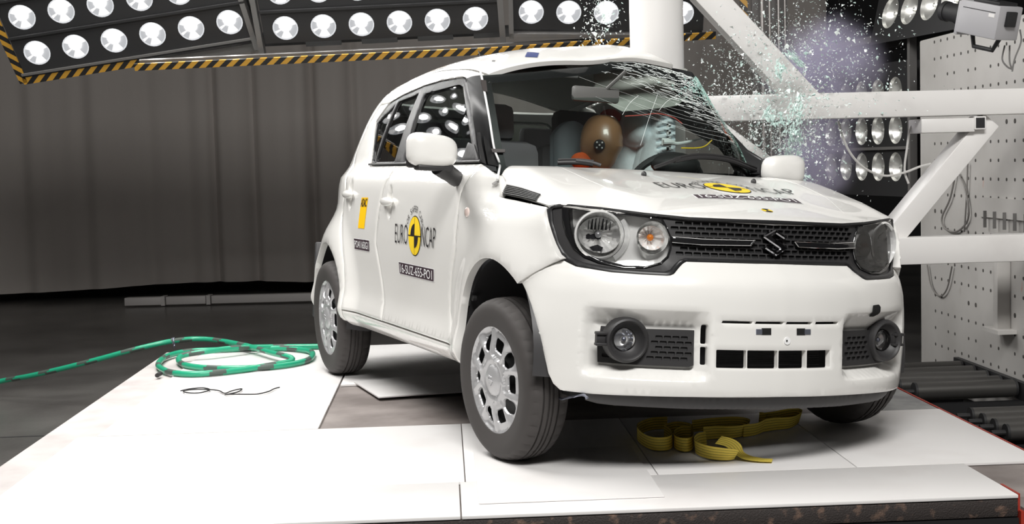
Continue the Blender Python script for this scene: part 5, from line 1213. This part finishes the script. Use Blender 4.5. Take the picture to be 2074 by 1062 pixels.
mb = MB(); mb.add(b2w(lift('side', np.array(at('side', (1000, 372), (1013, 364), (1013, 370), (1002, 376))), -1, -.010)), [(0, 1, 2, 3)]); mb.add(b2w(lift('side', np.array(at('side', (1000, 372), (1013, 364), (1013, 370), (1002, 376))), -1, -.004)), [(0, 1, 2, 3)]); mb.build('tape', mat('tape_silver', (.45, .44, .43), .4), LEAD)

# twisted tie wire between the near front tyre and the spoiler
tw_ = [Bp(u, v, 'y', -.66) for u, v in ((1128, 806), (1140, 808), (1152, 806), (1164, 803), (1180, 801), (1190, 806))]
mb = MB(); mb.tube(spline(np.array(tw_), 4), .004, 6); mb.tube(spline(np.array(tw_)+np.array([0, .004, .003])*np.array([[1], [-1], [1], [-1], [1], [-1]]), 4), .003, 6); mb.xf(b2w).build('tie_wire', STEEL, CAR)
# ------------------------------------------------------------------ dummy, airbags
HEADX = -1.02
hc_ = Bp(1217, 287, 'x', HEADX); print('head', np.round(hc_, 3))
SKIN = noisy(mat('dummy_brown_rubber', (.235, .125, .062), .36, coat=.3), (.20, .105, .055), 6); ORJ = mat('jacket_orange', (.85, .13, .02), .7)
DUM = thing('crash_dummy', 'brown-headed crash test dummy in an orange jacket behind the crazed windscreen', 'dummy', tuple(b2w(np.array([hc_[0], hc_[1], .45]))))
# head: tall skull, narrowing to the chin, leaning on the far door
mb = MB(); n, m = 28, 20; V = []
tilt = .10
for i in range(m+1):
    ph = pi*i/m; z = cos(ph); r = sin(ph)**.72
    w = .5*(1+z)
    for k in range(n):
        th = 2*pi*k/n; cx_, cy_ = cos(th), sin(th)
        X = (.098+.008*w)*cx_*r*(1+.05*(cx_ > 0)*(-.3 < z < .3)); Y = (.076+.014*w)*cy_*r; Z = .125*z if z > 0 else .135*z
        if cx_ > .6 and -.45 < z < .0: X += .012*(cx_-.6)/.4*(1-abs(z+.22)/.23)
        if z < -.55: X += .012*(-z-.55); 
        V.append((X, Y+tilt*Z*1.0, Z))
Fs = [(i*n+k, i*n+(k+1) % n, (i+1)*n+(k+1) % n, (i+1)*n+k) for i in range(m) for k in range(n)]
ya = .55; Rh = np.array([[cos(ya), -sin(ya), 0], [sin(ya), cos(ya), 0], [0, 0, 1]])
V = np.array(V)@Rh.T+hc_
mb.add(V, Fs); mb.cyl(hc_+np.array([-.01, 0, -.10]), hc_+np.array([-.03, -.02, -.24]), .055, 18, .06)
mb.xf(b2w); HD = mb.build('head', SKIN, DUM)
mk = Bp(1214, 294, 'x', hc_[0]+.085); ext = w2b(CAM)-mk; ext /= np.linalg.norm(ext); ext = ext*.6+np.array([.8, -.25, .0])*.4; ext /= np.linalg.norm(ext)
mb = MB(); mb.lathe([(.026, .0), (.024, .004), (.0001, .005)], mk+ext*.006, ext, 24); mb.lathe([(.026, .0), (.026, -.02)], mk+ext*.006, ext, 24); mb.xf(b2w); MK = mb.build('target_marker', INK, DUM, label='round black target marker with five white dots')
e1_ = np.cross(ext, [0, 0, 1.]); e1_ /= np.linalg.norm(e1_); e2_ = np.cross(e1_, ext)
for a, b in ((0, 0), (.012, .012), (-.012, .012), (.012, -.012), (-.012, -.012)):
    mb = MB(); mb.lathe([(.0042, .0), (.0001, .002)], mk+ext*.0115+e1_*a+e2_*b, ext, 12); mb.xf(b2w); mb.build('white_dot', WHT, MK)
# jacket and torso: one continuous body from shoulders to seat
prof = [(.985+0, .05, .06), (.965, .10, .09), (.94, .19, .11), (.90, .225, .125), (.80, .21, .13), (.68, .19, .13), (.56, .19, .14), (.48, .20, .16), (.46, .02, .02)]
mb = MB(); G = []
for z, hw, hd in prof: G.append([(hc_[0]-.05+hd*cos(t)*1.0-.10*(z-.98), hc_[1]-.03+hw*sin(t), z) for t in np.linspace(0, 2*pi, 29)])
mb.grid(np.array(G)); mb.xf(b2w); JK = mb.build('jacket', ORJ, DUM)
mb = MB(); sh_ = np.array([hc_[0]-.03, hc_[1]-.20, .93]); mb.tube(spline(np.array([sh_+np.array([0, .05, .02]), sh_, sh_+np.array([.06, -.05, -.15]), sh_+np.array([.14, -.06, -.30])]), 4), np.linspace(.075, .05, 13), 12); mb.xf(b2w); mb.build('sleeve', ORJ, JK)
sh2 = Bp(1200, 322, 'x', hc_[0]-.02); mb = MB(); mb.ball(sh2, (.07, .06, .045), 18, 10); sh3 = Bp(1178, 326, 'x', hc_[0]-.02); mb.ball(sh3, (.06, .05, .04), 16, 10); mb.xf(b2w); mb.build('collar', ORJ, JK)
mb = MB()
for q in (-1, 1): mb.tube(spline(np.array([(hc_[0]-.05, hc_[1]-.03+q*.09, .56), (hc_[0]+.20, hc_[1]-.03+q*.10, .60), (hc_[0]+.36, hc_[1]-.03+q*.10, .55), (hc_[0]+.45, hc_[1]-.03+q*.10, .34)]), 4), .07, 12)
mb.tube([(hc_[0]-.06, hc_[1]-.15, .55), (hc_[0]-.06, hc_[1]+.09, .55)], .10, 12); mb.xf(b2w); mb.build('trousers', mat('dummy_grey', (.12, .12, .13), .8), DUM)
# curtain airbag and far-side trim, part of the car
BAG = noisy(mat('airbag_pale_blue', (.80, .88, .92), .75), (.76, .85, .90), 3, bump=.2, bscale=30)
def bag(name, us, vs, xfn, m, parent=CAR, th=.05):
    G = []; 
    for u in us:
        col = []
        for v in vs(u): col.append(Bp(u, v, 'x', xfn(u, v)))
        G.append(col)
    G = np.array(G); mb = MB(); mb.grid(G); mb.grid(G+np.array([-th, .0, 0])); mb.xf(b2w); return mb.build(name, m, parent, angle=80)
ns_ = 26
def lobe(u, v): 
    l1 = np.clip(1-((u-1290)/34)**2-((v-258)/42)**2, 0, 1)**.5*.10
    l2 = np.clip(1-((u-1338-.25*(v-280)*-1)/36)**2, 0, 1)**.6*.08
    return max(l1, l2)+.012*sin(v*.45+u*.1)*(u > 1330)
CB = bag('curtain_airbag', np.linspace(1226, 1368, 40), lambda u: np.linspace(214-6*sin((u-1226)/45.), 352, 34), lambda u, v: -1.20+.30*(u-1226)/142+lobe(u, v)-.05*((u-1226)/142-.5)**2, BAG)
bag('side_airbag', np.linspace(1122, 1182, 12), lambda u: np.linspace(245+.02*(u-1160)**2, 345, 14), lambda u, v: -1.30+.09*np.clip(1-((u-1150)/32)**2, 0, 1)**.5, mat('airbag_grey', (.13, .16, .175), .8))
mb = MB(); pts = [Bp(u, v, 'x', -.95+.05*k) for k, (u, v) in enumerate(((1248, 237), (1280, 235), (1315, 232), (1345, 240), (1362, 252)))]; mb.tube(spline(np.array(pts)+np.array([.09, 0, 0]), 5), .0025, 6); mb.xf(b2w); mb.build('airbag_seam', mat('seam_red', (.65, .12, .10), .6), CB)
mb = MB(); pts = [Bp(u, v, 'x', -.80) for u, v in ((1343, 288), (1360, 288), (1372, 291), (1400, 286), (1432, 278))]; mb.tube(spline(np.array(pts), 4), np.linspace(.012, .004, 17), 8); mb.box(Bp(1350, 288, 'x', -.81), (.01, .05, .035), bev=.004); mb.xf(b2w); mb.build('airbag_tether', mat('tether_white', (.78, .82, .82), .6), CB)
CHK = mat('check_tape', (.9, .9, .9), .6)
nn, ll, bb = nodes(CHK); tcx = nn.new('ShaderNodeTexCoord'); ck = nn.new('ShaderNodeTexChecker'); ck.inputs['Scale'].default_value = 70; ck.inputs[1].default_value = (.9, .9, .9, 1); ck.inputs[2].default_value = (.01, .01, .01, 1); ll.new(tcx.outputs['Object'], ck.inputs[0]); ll.new(ck.outputs[0], bb.inputs['Base Color'])
mb = MB(); pp = [Bp(u, v, 'x', -.86) for u, v in ((1352, 250), (1359, 250), (1359, 306), (1352, 306))]; mb.prism(pp, (-.01, 0, 0)); mb.xf(b2w); mb.build('check_strip', CHK, CB)
mb = MB(); pp = spline(np.array([Bp(u, v, 'x', -.62) for u, v in ((1380, 300), (1410, 300), (1428, 296), (1442, 284))]), 4); mb.tube(pp, .003, 6); mb.xf(b2w); mb.build('yellow_wire', YEL, CAR)
mb = MB(); p_ = Bp(1237, 236, 'x', -1.12); mb.ball(p_, (.03, .055, .035), 18, 10); mb.xf(b2w); mb.build('red_patch', mat('smear_red', (.62, .05, .03), .6), CB)
# crumpled lining hanging from the far roof edge
G = []
for k, u in enumerate(np.linspace(1205, 1392, 28)):
    t = k/27; lo_ = np.interp(u, [1205, 1260, 1310, 1345, 1372, 1392], [196, 226, 222, 218, 214, 196]); hi_ = np.interp(u, [1205, 1392], [150, 140])
    G.append([Bp(u, hi_+(lo_-hi_)*s, 'x', -.98+.06*s+.16*t+.012*sin(9*t+4*s)) for s in np.linspace(0, 1, 9)])
mb = MB(); mb.grid(np.array(G)); mb.grid(np.array(G)+np.array([-.015, 0, .004])); mb.xf(b2w); mb.build('torn_lining', LINER, CAR)
# far pillar trim
def ribbon(name, a, b, m, th=.02):
    A = spline(np.array(a), 5); B_ = spline(np.array(b), 5); G = np.stack([A*(1-t)+B_*t+np.array([.02*4*t*(1-t), 0, 0]) for t in np.linspace(0, 1, 6)], 1); mb = MB(); mb.grid(G); mb.grid(G+np.array([-th, th*.5, 0])); mb.xf(b2w); return mb.build(name, m, CAR)
xs_ = (-.84, -.80, -.74, -.68, -.60, -.52)
ribbon('pillar_trim', [Bp(u, v, 'x', x) for (u, v), x in zip(((1352, 190), (1385, 228), (1420, 262), (1456, 300), (1478, 330), (1490, 350)), xs_)], [Bp(u, v, 'x', x+.02) for (u, v), x in zip(((1376, 168), (1412, 208), (1452, 240), (1494, 282), (1532, 322), (1566, 356)), xs_)], DASH)

# ------------------------------------------------------------------ hose, wire, strap
def gp(u, v, z): return Wp(u, v, 'z', z)
HG_ = mat('hose_green', (.02, .36, .20), .35, coat=.2); HD_ = mat('hose_dark_band', (.075, .10, .085), .5)
pth = [(-60, 789, -.26), (0, 773, -.22), (60, 762, -.17), (130, 746, -.11), (200, 728, -.05), (262, 711, .0), (320, 697, .035), (352, 691, .045), (395, 687, .045), (440, 690, .04), (500, 701, .04), (550, 715, .04), (580, 722, .04), (592, 727, .03), (586, 733, .02), (555, 739, .02), (500, 748, .016), (440, 755, .016), (385, 758, .016), (345, 754, .016), (324, 745, .016), (322, 735, .016), (338, 722, .016), (380, 712, .016), (440, 709, .016), (520, 706, .016), (580, 706, .016), (625, 711, .016), (633, 720, .016), (620, 731, .016), (570, 741, .016), (500, 746, .017), (430, 746, .017), (380, 741, .016), (362, 731, .016), (372, 720, .03), (420, 712, .045), (480, 705, .045), (560, 703, .02), (650, 702, .016), (700, 700, .016)]
P = spline(np.array([gp(u, v, z) for u, v, z in pth]), 10)
HOSE = thing('air_hose', 'green hose with dark spiral bands coiled at the back left of the platform', 'hose', tuple(P[150]))
mb = MB(); seg = 12; P = P[np.concatenate([[True], np.linalg.norm(np.diff(P, axis=0), axis=1) > 1e-4])]
cl = np.concatenate([[0], np.cumsum(np.linalg.norm(np.diff(P, axis=0), axis=1))]); PP = np.stack([np.interp(np.arange(0, cl[-1], .018), cl, P[:, k]) for k in range(3)], -1)
mb.tube(PP, .0165, seg); mb.m = [1 if ((i+(k/seg*4)) % 17) < 4.5 else 0 for i in range(len(PP)-1) for k in range(seg)]+[0, 0]
mb.build('hose', [HG_, HD_], HOSE)
q = gp(352, 691, .045); mb = MB(); mb.lathe([(.019, -.012), (.022, -.008), (.022, .008), (.019, .012)], q, PP[60]-PP[50], 16); mb.tube([q+np.array([0, 0, -.02])+.016*np.array([cos(t), 0, sin(t)-.6]) for t in np.linspace(0, 2*pi, 13)], .003, 6); mb.build('hose_clip', STEEL, HOSE)
mb = MB(); mb.cyl(gp(325, 757, .012), gp(318, 761, .012), .012, 10); mb.build('hose_end', BLKM, HOSE)
wp_ = [gp(u, v, .006) for u, v in ((366, 792), (385, 788), (410, 786), (425, 790), (405, 796), (380, 796), (372, 792), (400, 789), (440, 791), (455, 797), (470, 792), (490, 788), (480, 795), (455, 800), (470, 799), (515, 799), (530, 797), (545, 793), (555, 788), (566, 785))]
mb = MB(); mb.tube(spline(np.array(wp_), 5), .0032, 6); tag(mb.build('binding_wire', BSTEEL, org=wp_[8]), 'thin dark twisted wire lying on the white board left of the car', 'wire')
# yellow lashing strap: a woven ribbon standing on edge in loops
SY = mat('strap_yellow', (.80, .50, .035), .7)
n_, l_2, b_2 = nodes(SY); tcs = n_.new('ShaderNodeTexCoord'); sx_ = n_.new('ShaderNodeSeparateXYZ'); l_2.new(tcs.outputs['UV'], sx_.inputs[0]); m1 = n_.new('ShaderNodeMath'); m1.operation = 'MULTIPLY'; m1.inputs[1].default_value = 5; l_2.new(sx_.outputs[1], m1.inputs[0]); m2 = n_.new('ShaderNodeMath'); m2.operation = 'FRACT'; l_2.new(m1.outputs[0], m2.inputs[0]); m3 = n_.new('ShaderNodeMath'); m3.operation = 'LESS_THAN'; m3.inputs[1].default_value = .13; l_2.new(m2.outputs[0], m3.inputs[0]); mx = n_.new('ShaderNodeMix'); mx.data_type = 'RGBA'; mx.inputs[6].default_value = (.95, .74, .12, 1); mx.inputs[7].default_value = (.10, .07, .01, 1); l_2.new(m3.outputs[0], mx.inputs[0]); l_2.new(mx.outputs[2], b_2.inputs['Base Color'])
STP = thing('lashing_strap', 'yellow ratchet strap lying in loose loops under the front bumper', 'strap', tuple(gp(1430, 905, 0)))
def ribbon2(pts, w=.052):                             # pts: (u, v, base height, lean away from upright in radians)
    C_ = np.array([gp(u, v, z) for u, v, z, _ in pts]); a_ = np.array([p[3] for p in pts]); n = 8; Cs = spline(C_, n); As = spline(np.stack([a_, a_, a_], -1), n)[:, 0]
    T_ = np.gradient(Cs, axis=0); T_[:, 2] = 0; T_ /= np.linalg.norm(T_, axis=1)[:, None]+1e-9; Nn = np.cross(T_, ZH); U_ = np.outer(np.cos(As), ZH)+Nn*np.sin(As)[:, None]
    ws_ = np.linspace(0, 1, 6); G = np.stack([Cs+U_*w*t for t in ws_], 1); thk = np.cross(T_, U_)*.0012
    G2 = np.concatenate([G, (G+thk[:, None, :])[:, ::-1], G[:, :1]], 1); G2[:, :, 2] = np.maximum(G2[:, :, 2], .0005)
    mb = MB(); mb.grid(G2); o = mb.build('webbing', SY, STP, angle=60); me = o.data; uv = me.uv_layers.new(name='UVMap'); k = G2.shape[1]; row = list(np.concatenate([ws_, ws_[::-1], [0]]))
    for lp in me.loops: uv.data[lp.index].uv = (lp.vertex_index//k*.1, row[lp.vertex_index % k])
ribbon2([(1352, 870, .002, 0), (1320, 872, .002, 0), (1295, 882, .002, 0), (1292, 893, .002, 0), (1305, 905, .002, .05), (1325, 913, .002, .05), (1350, 913, .002, 0), (1361, 907, .002, 0), (1358, 896, .002, 0), (1345, 886, .002, 0)])
ribbon2([(1345, 886, .002, 0), (1370, 880, .002, 0), (1398, 884, .002, 0), (1404, 894, .002, 0), (1404, 908, .002, 0), (1396, 915, .002, 0), (1380, 915, .002, 0), (1367, 909, .002, 0), (1366, 898, .002, 0), (1380, 890, .004, 0), (1400, 889, .004, 0)])
ribbon2([(1432, 902, .004, .2), (1418, 905, .002, .15), (1409, 914, .002, .1), (1415, 923, .002, .1), (1440, 931, .002, .15), (1470, 933, .002, .35), (1486, 931, .002, .7)])
ribbon2([(1448, 900, .045, -1.1), (1470, 906, .040, -1.15), (1486, 920, .022, -1.3), (1505, 931, .006, -1.45), (1535, 936, .002, -1.52), (1563, 937, .002, -1.55)], .050)
ribbon2([(1400, 876, .012, .2), (1440, 872, .012, .1), (1485, 870, .012, .0), (1510, 874, .006, -.3), (1505, 884, .002, -.3), (1480, 889, .002, -.2), (1450, 890, .002, 0), (1425, 892, .002, 0)])
ribbon2([(1505, 886, .002, .1), (1530, 882, .002, .2), (1550, 872, .002, .1), (1552, 862, .004, -.1), (1540, 858, .01, -.3)])
ribbon2([(1536, 862, .01, .2), (1570, 858, .012, .1), (1605, 852, .014, 0), (1618, 856, .008, -.3), (1600, 868, .002, -.3), (1570, 872, .002, -.1), (1545, 876, .002, 0)])

# ------------------------------------------------------------------ flying glass and smoke
SHM = mat('shard_glass', (.86, .93, .91), .08, coat=1.0, spec=1.0); SHG = mat('shard_green', (.66, .84, .79), .2, coat=.6)
bases = []; r_ = np.random.default_rng(11)
def shard_mesh(k, m):
    bm = bmesh.new(); n = r_.integers(5, 8)
    for i in range(n+3): bm.verts.new(r_.standard_normal(3)*np.array([1, .75, .35]))
    bmesh.ops.convex_hull(bm, input=bm.verts[:]); me = bpy.data.meshes.new('glass_shard'); 
    bmesh.ops.delete(bm, geom=[v for v in bm.verts if not v.link_faces], context='VERTS'); bm.to_mesh(me); bm.free(); me.materials.append(m); return me
bases = [shard_mesh(k, SHM if k % 3 else SHG) for k in range(9)]
CL = CAM+ray(1560, 195)*6.45
def cloud_point():
    while True:
        k = r_.random()
        if k < .52: p = CL+cr*r_.normal(.0, .17)-cd*r_.normal(-.0, .19)+cf*r_.normal(0, .22)
        elif k < .70: p = CL+cr*r_.normal(.10, .09)-cd*r_.normal(-.19, .13)+cf*r_.normal(0, .18)
        elif k < .88: p = CL+cr*r_.normal(.18, .20)-cd*r_.normal(.20, .22)+cf*r_.normal(0, .25)
        elif k < .94: p = CL+cr*r_.normal(.33, .16)-cd*r_.normal(.0, .25)+cf*r_.normal(0, .25)
        else: p = CL+cr*r_.normal(-.78, .05)-cd*r_.normal(.40, .10)+cf*r_.normal(0.2, .15)
        q = p-CAM; u = 1037+FPX*(q@cr)/(q@cf); v = 531+FPX*(q@cd)/(q@cf); b = w2b(p)
        if b[1] > .50-.0*(b[2] < 1.2) and b[2] > .8 and not (b[0] > -.5 and b[1] < 1.0) or (k >= .94 and b[2] > 1.62): 
            d2 = np.hypot(p[0]+1.109, p[1]-.494)
            if d2 > .15: return p
GRP = 'glass shards flying off the struck side of the car'
for k in range(300):
    p = cloud_point(); o = bpy.data.objects.new('glass_shard', bases[k % 9]); COL.objects.link(o); o.location = p
    s = .0036+.0048*r_.random()**2+(.006*r_.random() if k % 25 == 0 else 0); o.scale = (s, s, s); o.rotation_euler = tuple(r_.random(3)*6.28)
    tag(o, 'pale green-white shard of window glass flying through the air beside the white pole', 'glass shard', GRP)
mb = MB()
tri = []
for k in range(7000):
    p = cloud_point(); s = .0017+.0042*r_.random()**3; d_ = r_.standard_normal((4, 3))*s; mb.add(p+d_, [(0, 1, 2), (0, 2, 3), (0, 3, 1), (1, 3, 2)], int(r_.random() < .3))
tag(mb.build('glass_dust', [SHM, SHG], org=CL, angle=10), 'haze of fine glass crumbs spraying out between the pole and the braces', 'glass', kind='stuff')
# clumps of laminated crumbs still holding together
def clump(u, v, dd, rad, n, label):
    c = CAM+ray(u, v)*dd; mb = MB(); a_, b_ = r_.standard_normal((2, 3)); a_ /= np.linalg.norm(a_); b_ -= a_*(a_@b_); b_ /= np.linalg.norm(b_); a_ = a_*.6+cr*.6; b_ = b_*.5-cd*.7
    for k in range(n):
        t, rr = r_.random()*6.28, rad*sqrt(r_.random()); p = c+a_*rr*cos(t)*1.3+b_*rr*sin(t)+r_.standard_normal(3)*rad*.12; s = .005+.004*r_.random(); V = p+r_.standard_normal((4, 1))*a_*s+r_.standard_normal((4, 1))*b_*s+r_.standard_normal((4, 3))*s*.3; mb.add(V, [(0, 1, 2), (0, 2, 3), (0, 3, 1), (1, 3, 2)])
    tag(mb.build('glass_clump', SHG, org=c, angle=10), label, 'glass clump')
for u, v, r1, n, lb in ((1612, 120, .035, 90, 'pale green clump of window crumbs above the end of the upper brace'), (1632, 108, .025, 50, 'small pale green clump of window crumbs right of the brace, highest of the clumps'), (1610, 235, .085, 230, 'largest green clump of window crumbs in front of the upper beam'), (1570, 240, .035, 70, 'green clump of window crumbs on the upper beam left of the largest'), (1610, 300, .075, 150, 'loose green clump of window crumbs below the upper beam'), (1550, 230, .03, 40, 'green shred of window crumbs nearest the pole on the upper beam'), (1620, 355, .05, 110, 'green clump of window crumbs just above the far door mirror'), (1580, 140, .03, 60, 'green shred of window crumbs stuck against the upper brace')):
    clump(u, v, 6.3, r1, n, lb)
def smoke(u, v, dd, r, label, dens):
    c = CAM+ray(u, v)*dd; m = bpy.data.materials.new('smoke_haze'); m.use_nodes = True; n, l = m.node_tree.nodes, m.node_tree.links; n.clear()
    o = n.new('ShaderNodeOutputMaterial'); pv = n.new('ShaderNodeVolumePrincipled'); pv.inputs['Color'].default_value = (.76, .72, .93, 1); pv.inputs['Anisotropy'].default_value = .1
    tc = n.new('ShaderNodeTexCoord'); nz = n.new('ShaderNodeTexNoise'); nz.inputs['Scale'].default_value = 4.2; nz.inputs['Detail'].default_value = 3; l.new(tc.outputs['Object'], nz.inputs['Vector'])
    ln = n.new('ShaderNodeVectorMath'); ln.operation = 'LENGTH'; l.new(tc.outputs['Object'], ln.inputs[0])
    a = n.new('ShaderNodeMapRange'); a.inputs['From Min'].default_value = r; a.inputs['From Max'].default_value = r*.1; a.interpolation_type = 'SMOOTHERSTEP'; l.new(ln.outputs['Value'], a.inputs['Value'])
    b = n.new('ShaderNodeMapRange'); b.inputs['From Min'].default_value = .38; b.inputs['From Max'].default_value = .62; l.new(nz.outputs['Fac'], b.inputs['Value'])
    x = n.new('ShaderNodeMath'); x.operation = 'MULTIPLY'; l.new(a.outputs[0], x.inputs[0]); l.new(b.outputs[0], x.inputs[1]); y = n.new('ShaderNodeMath'); y.operation = 'MULTIPLY'; y.inputs[1].default_value = dens; l.new(x.outputs[0], y.inputs[0]); l.new(y.outputs[0], pv.inputs['Density']); l.new(pv.outputs[0], o.inputs['Volume'])
    mb = MB(); mb.ball(c, r, 20, 14); tag(mb.build('smoke_puff', m, org=c, angle=180), label, 'smoke', kind='stuff')
smoke(1668, 150, 6.9, .36, 'upper lilac puff of smoke behind the white brace', 13)
smoke(1655, 318, 6.9, .26, 'lower lilac puff of smoke behind the far door mirror', 16)
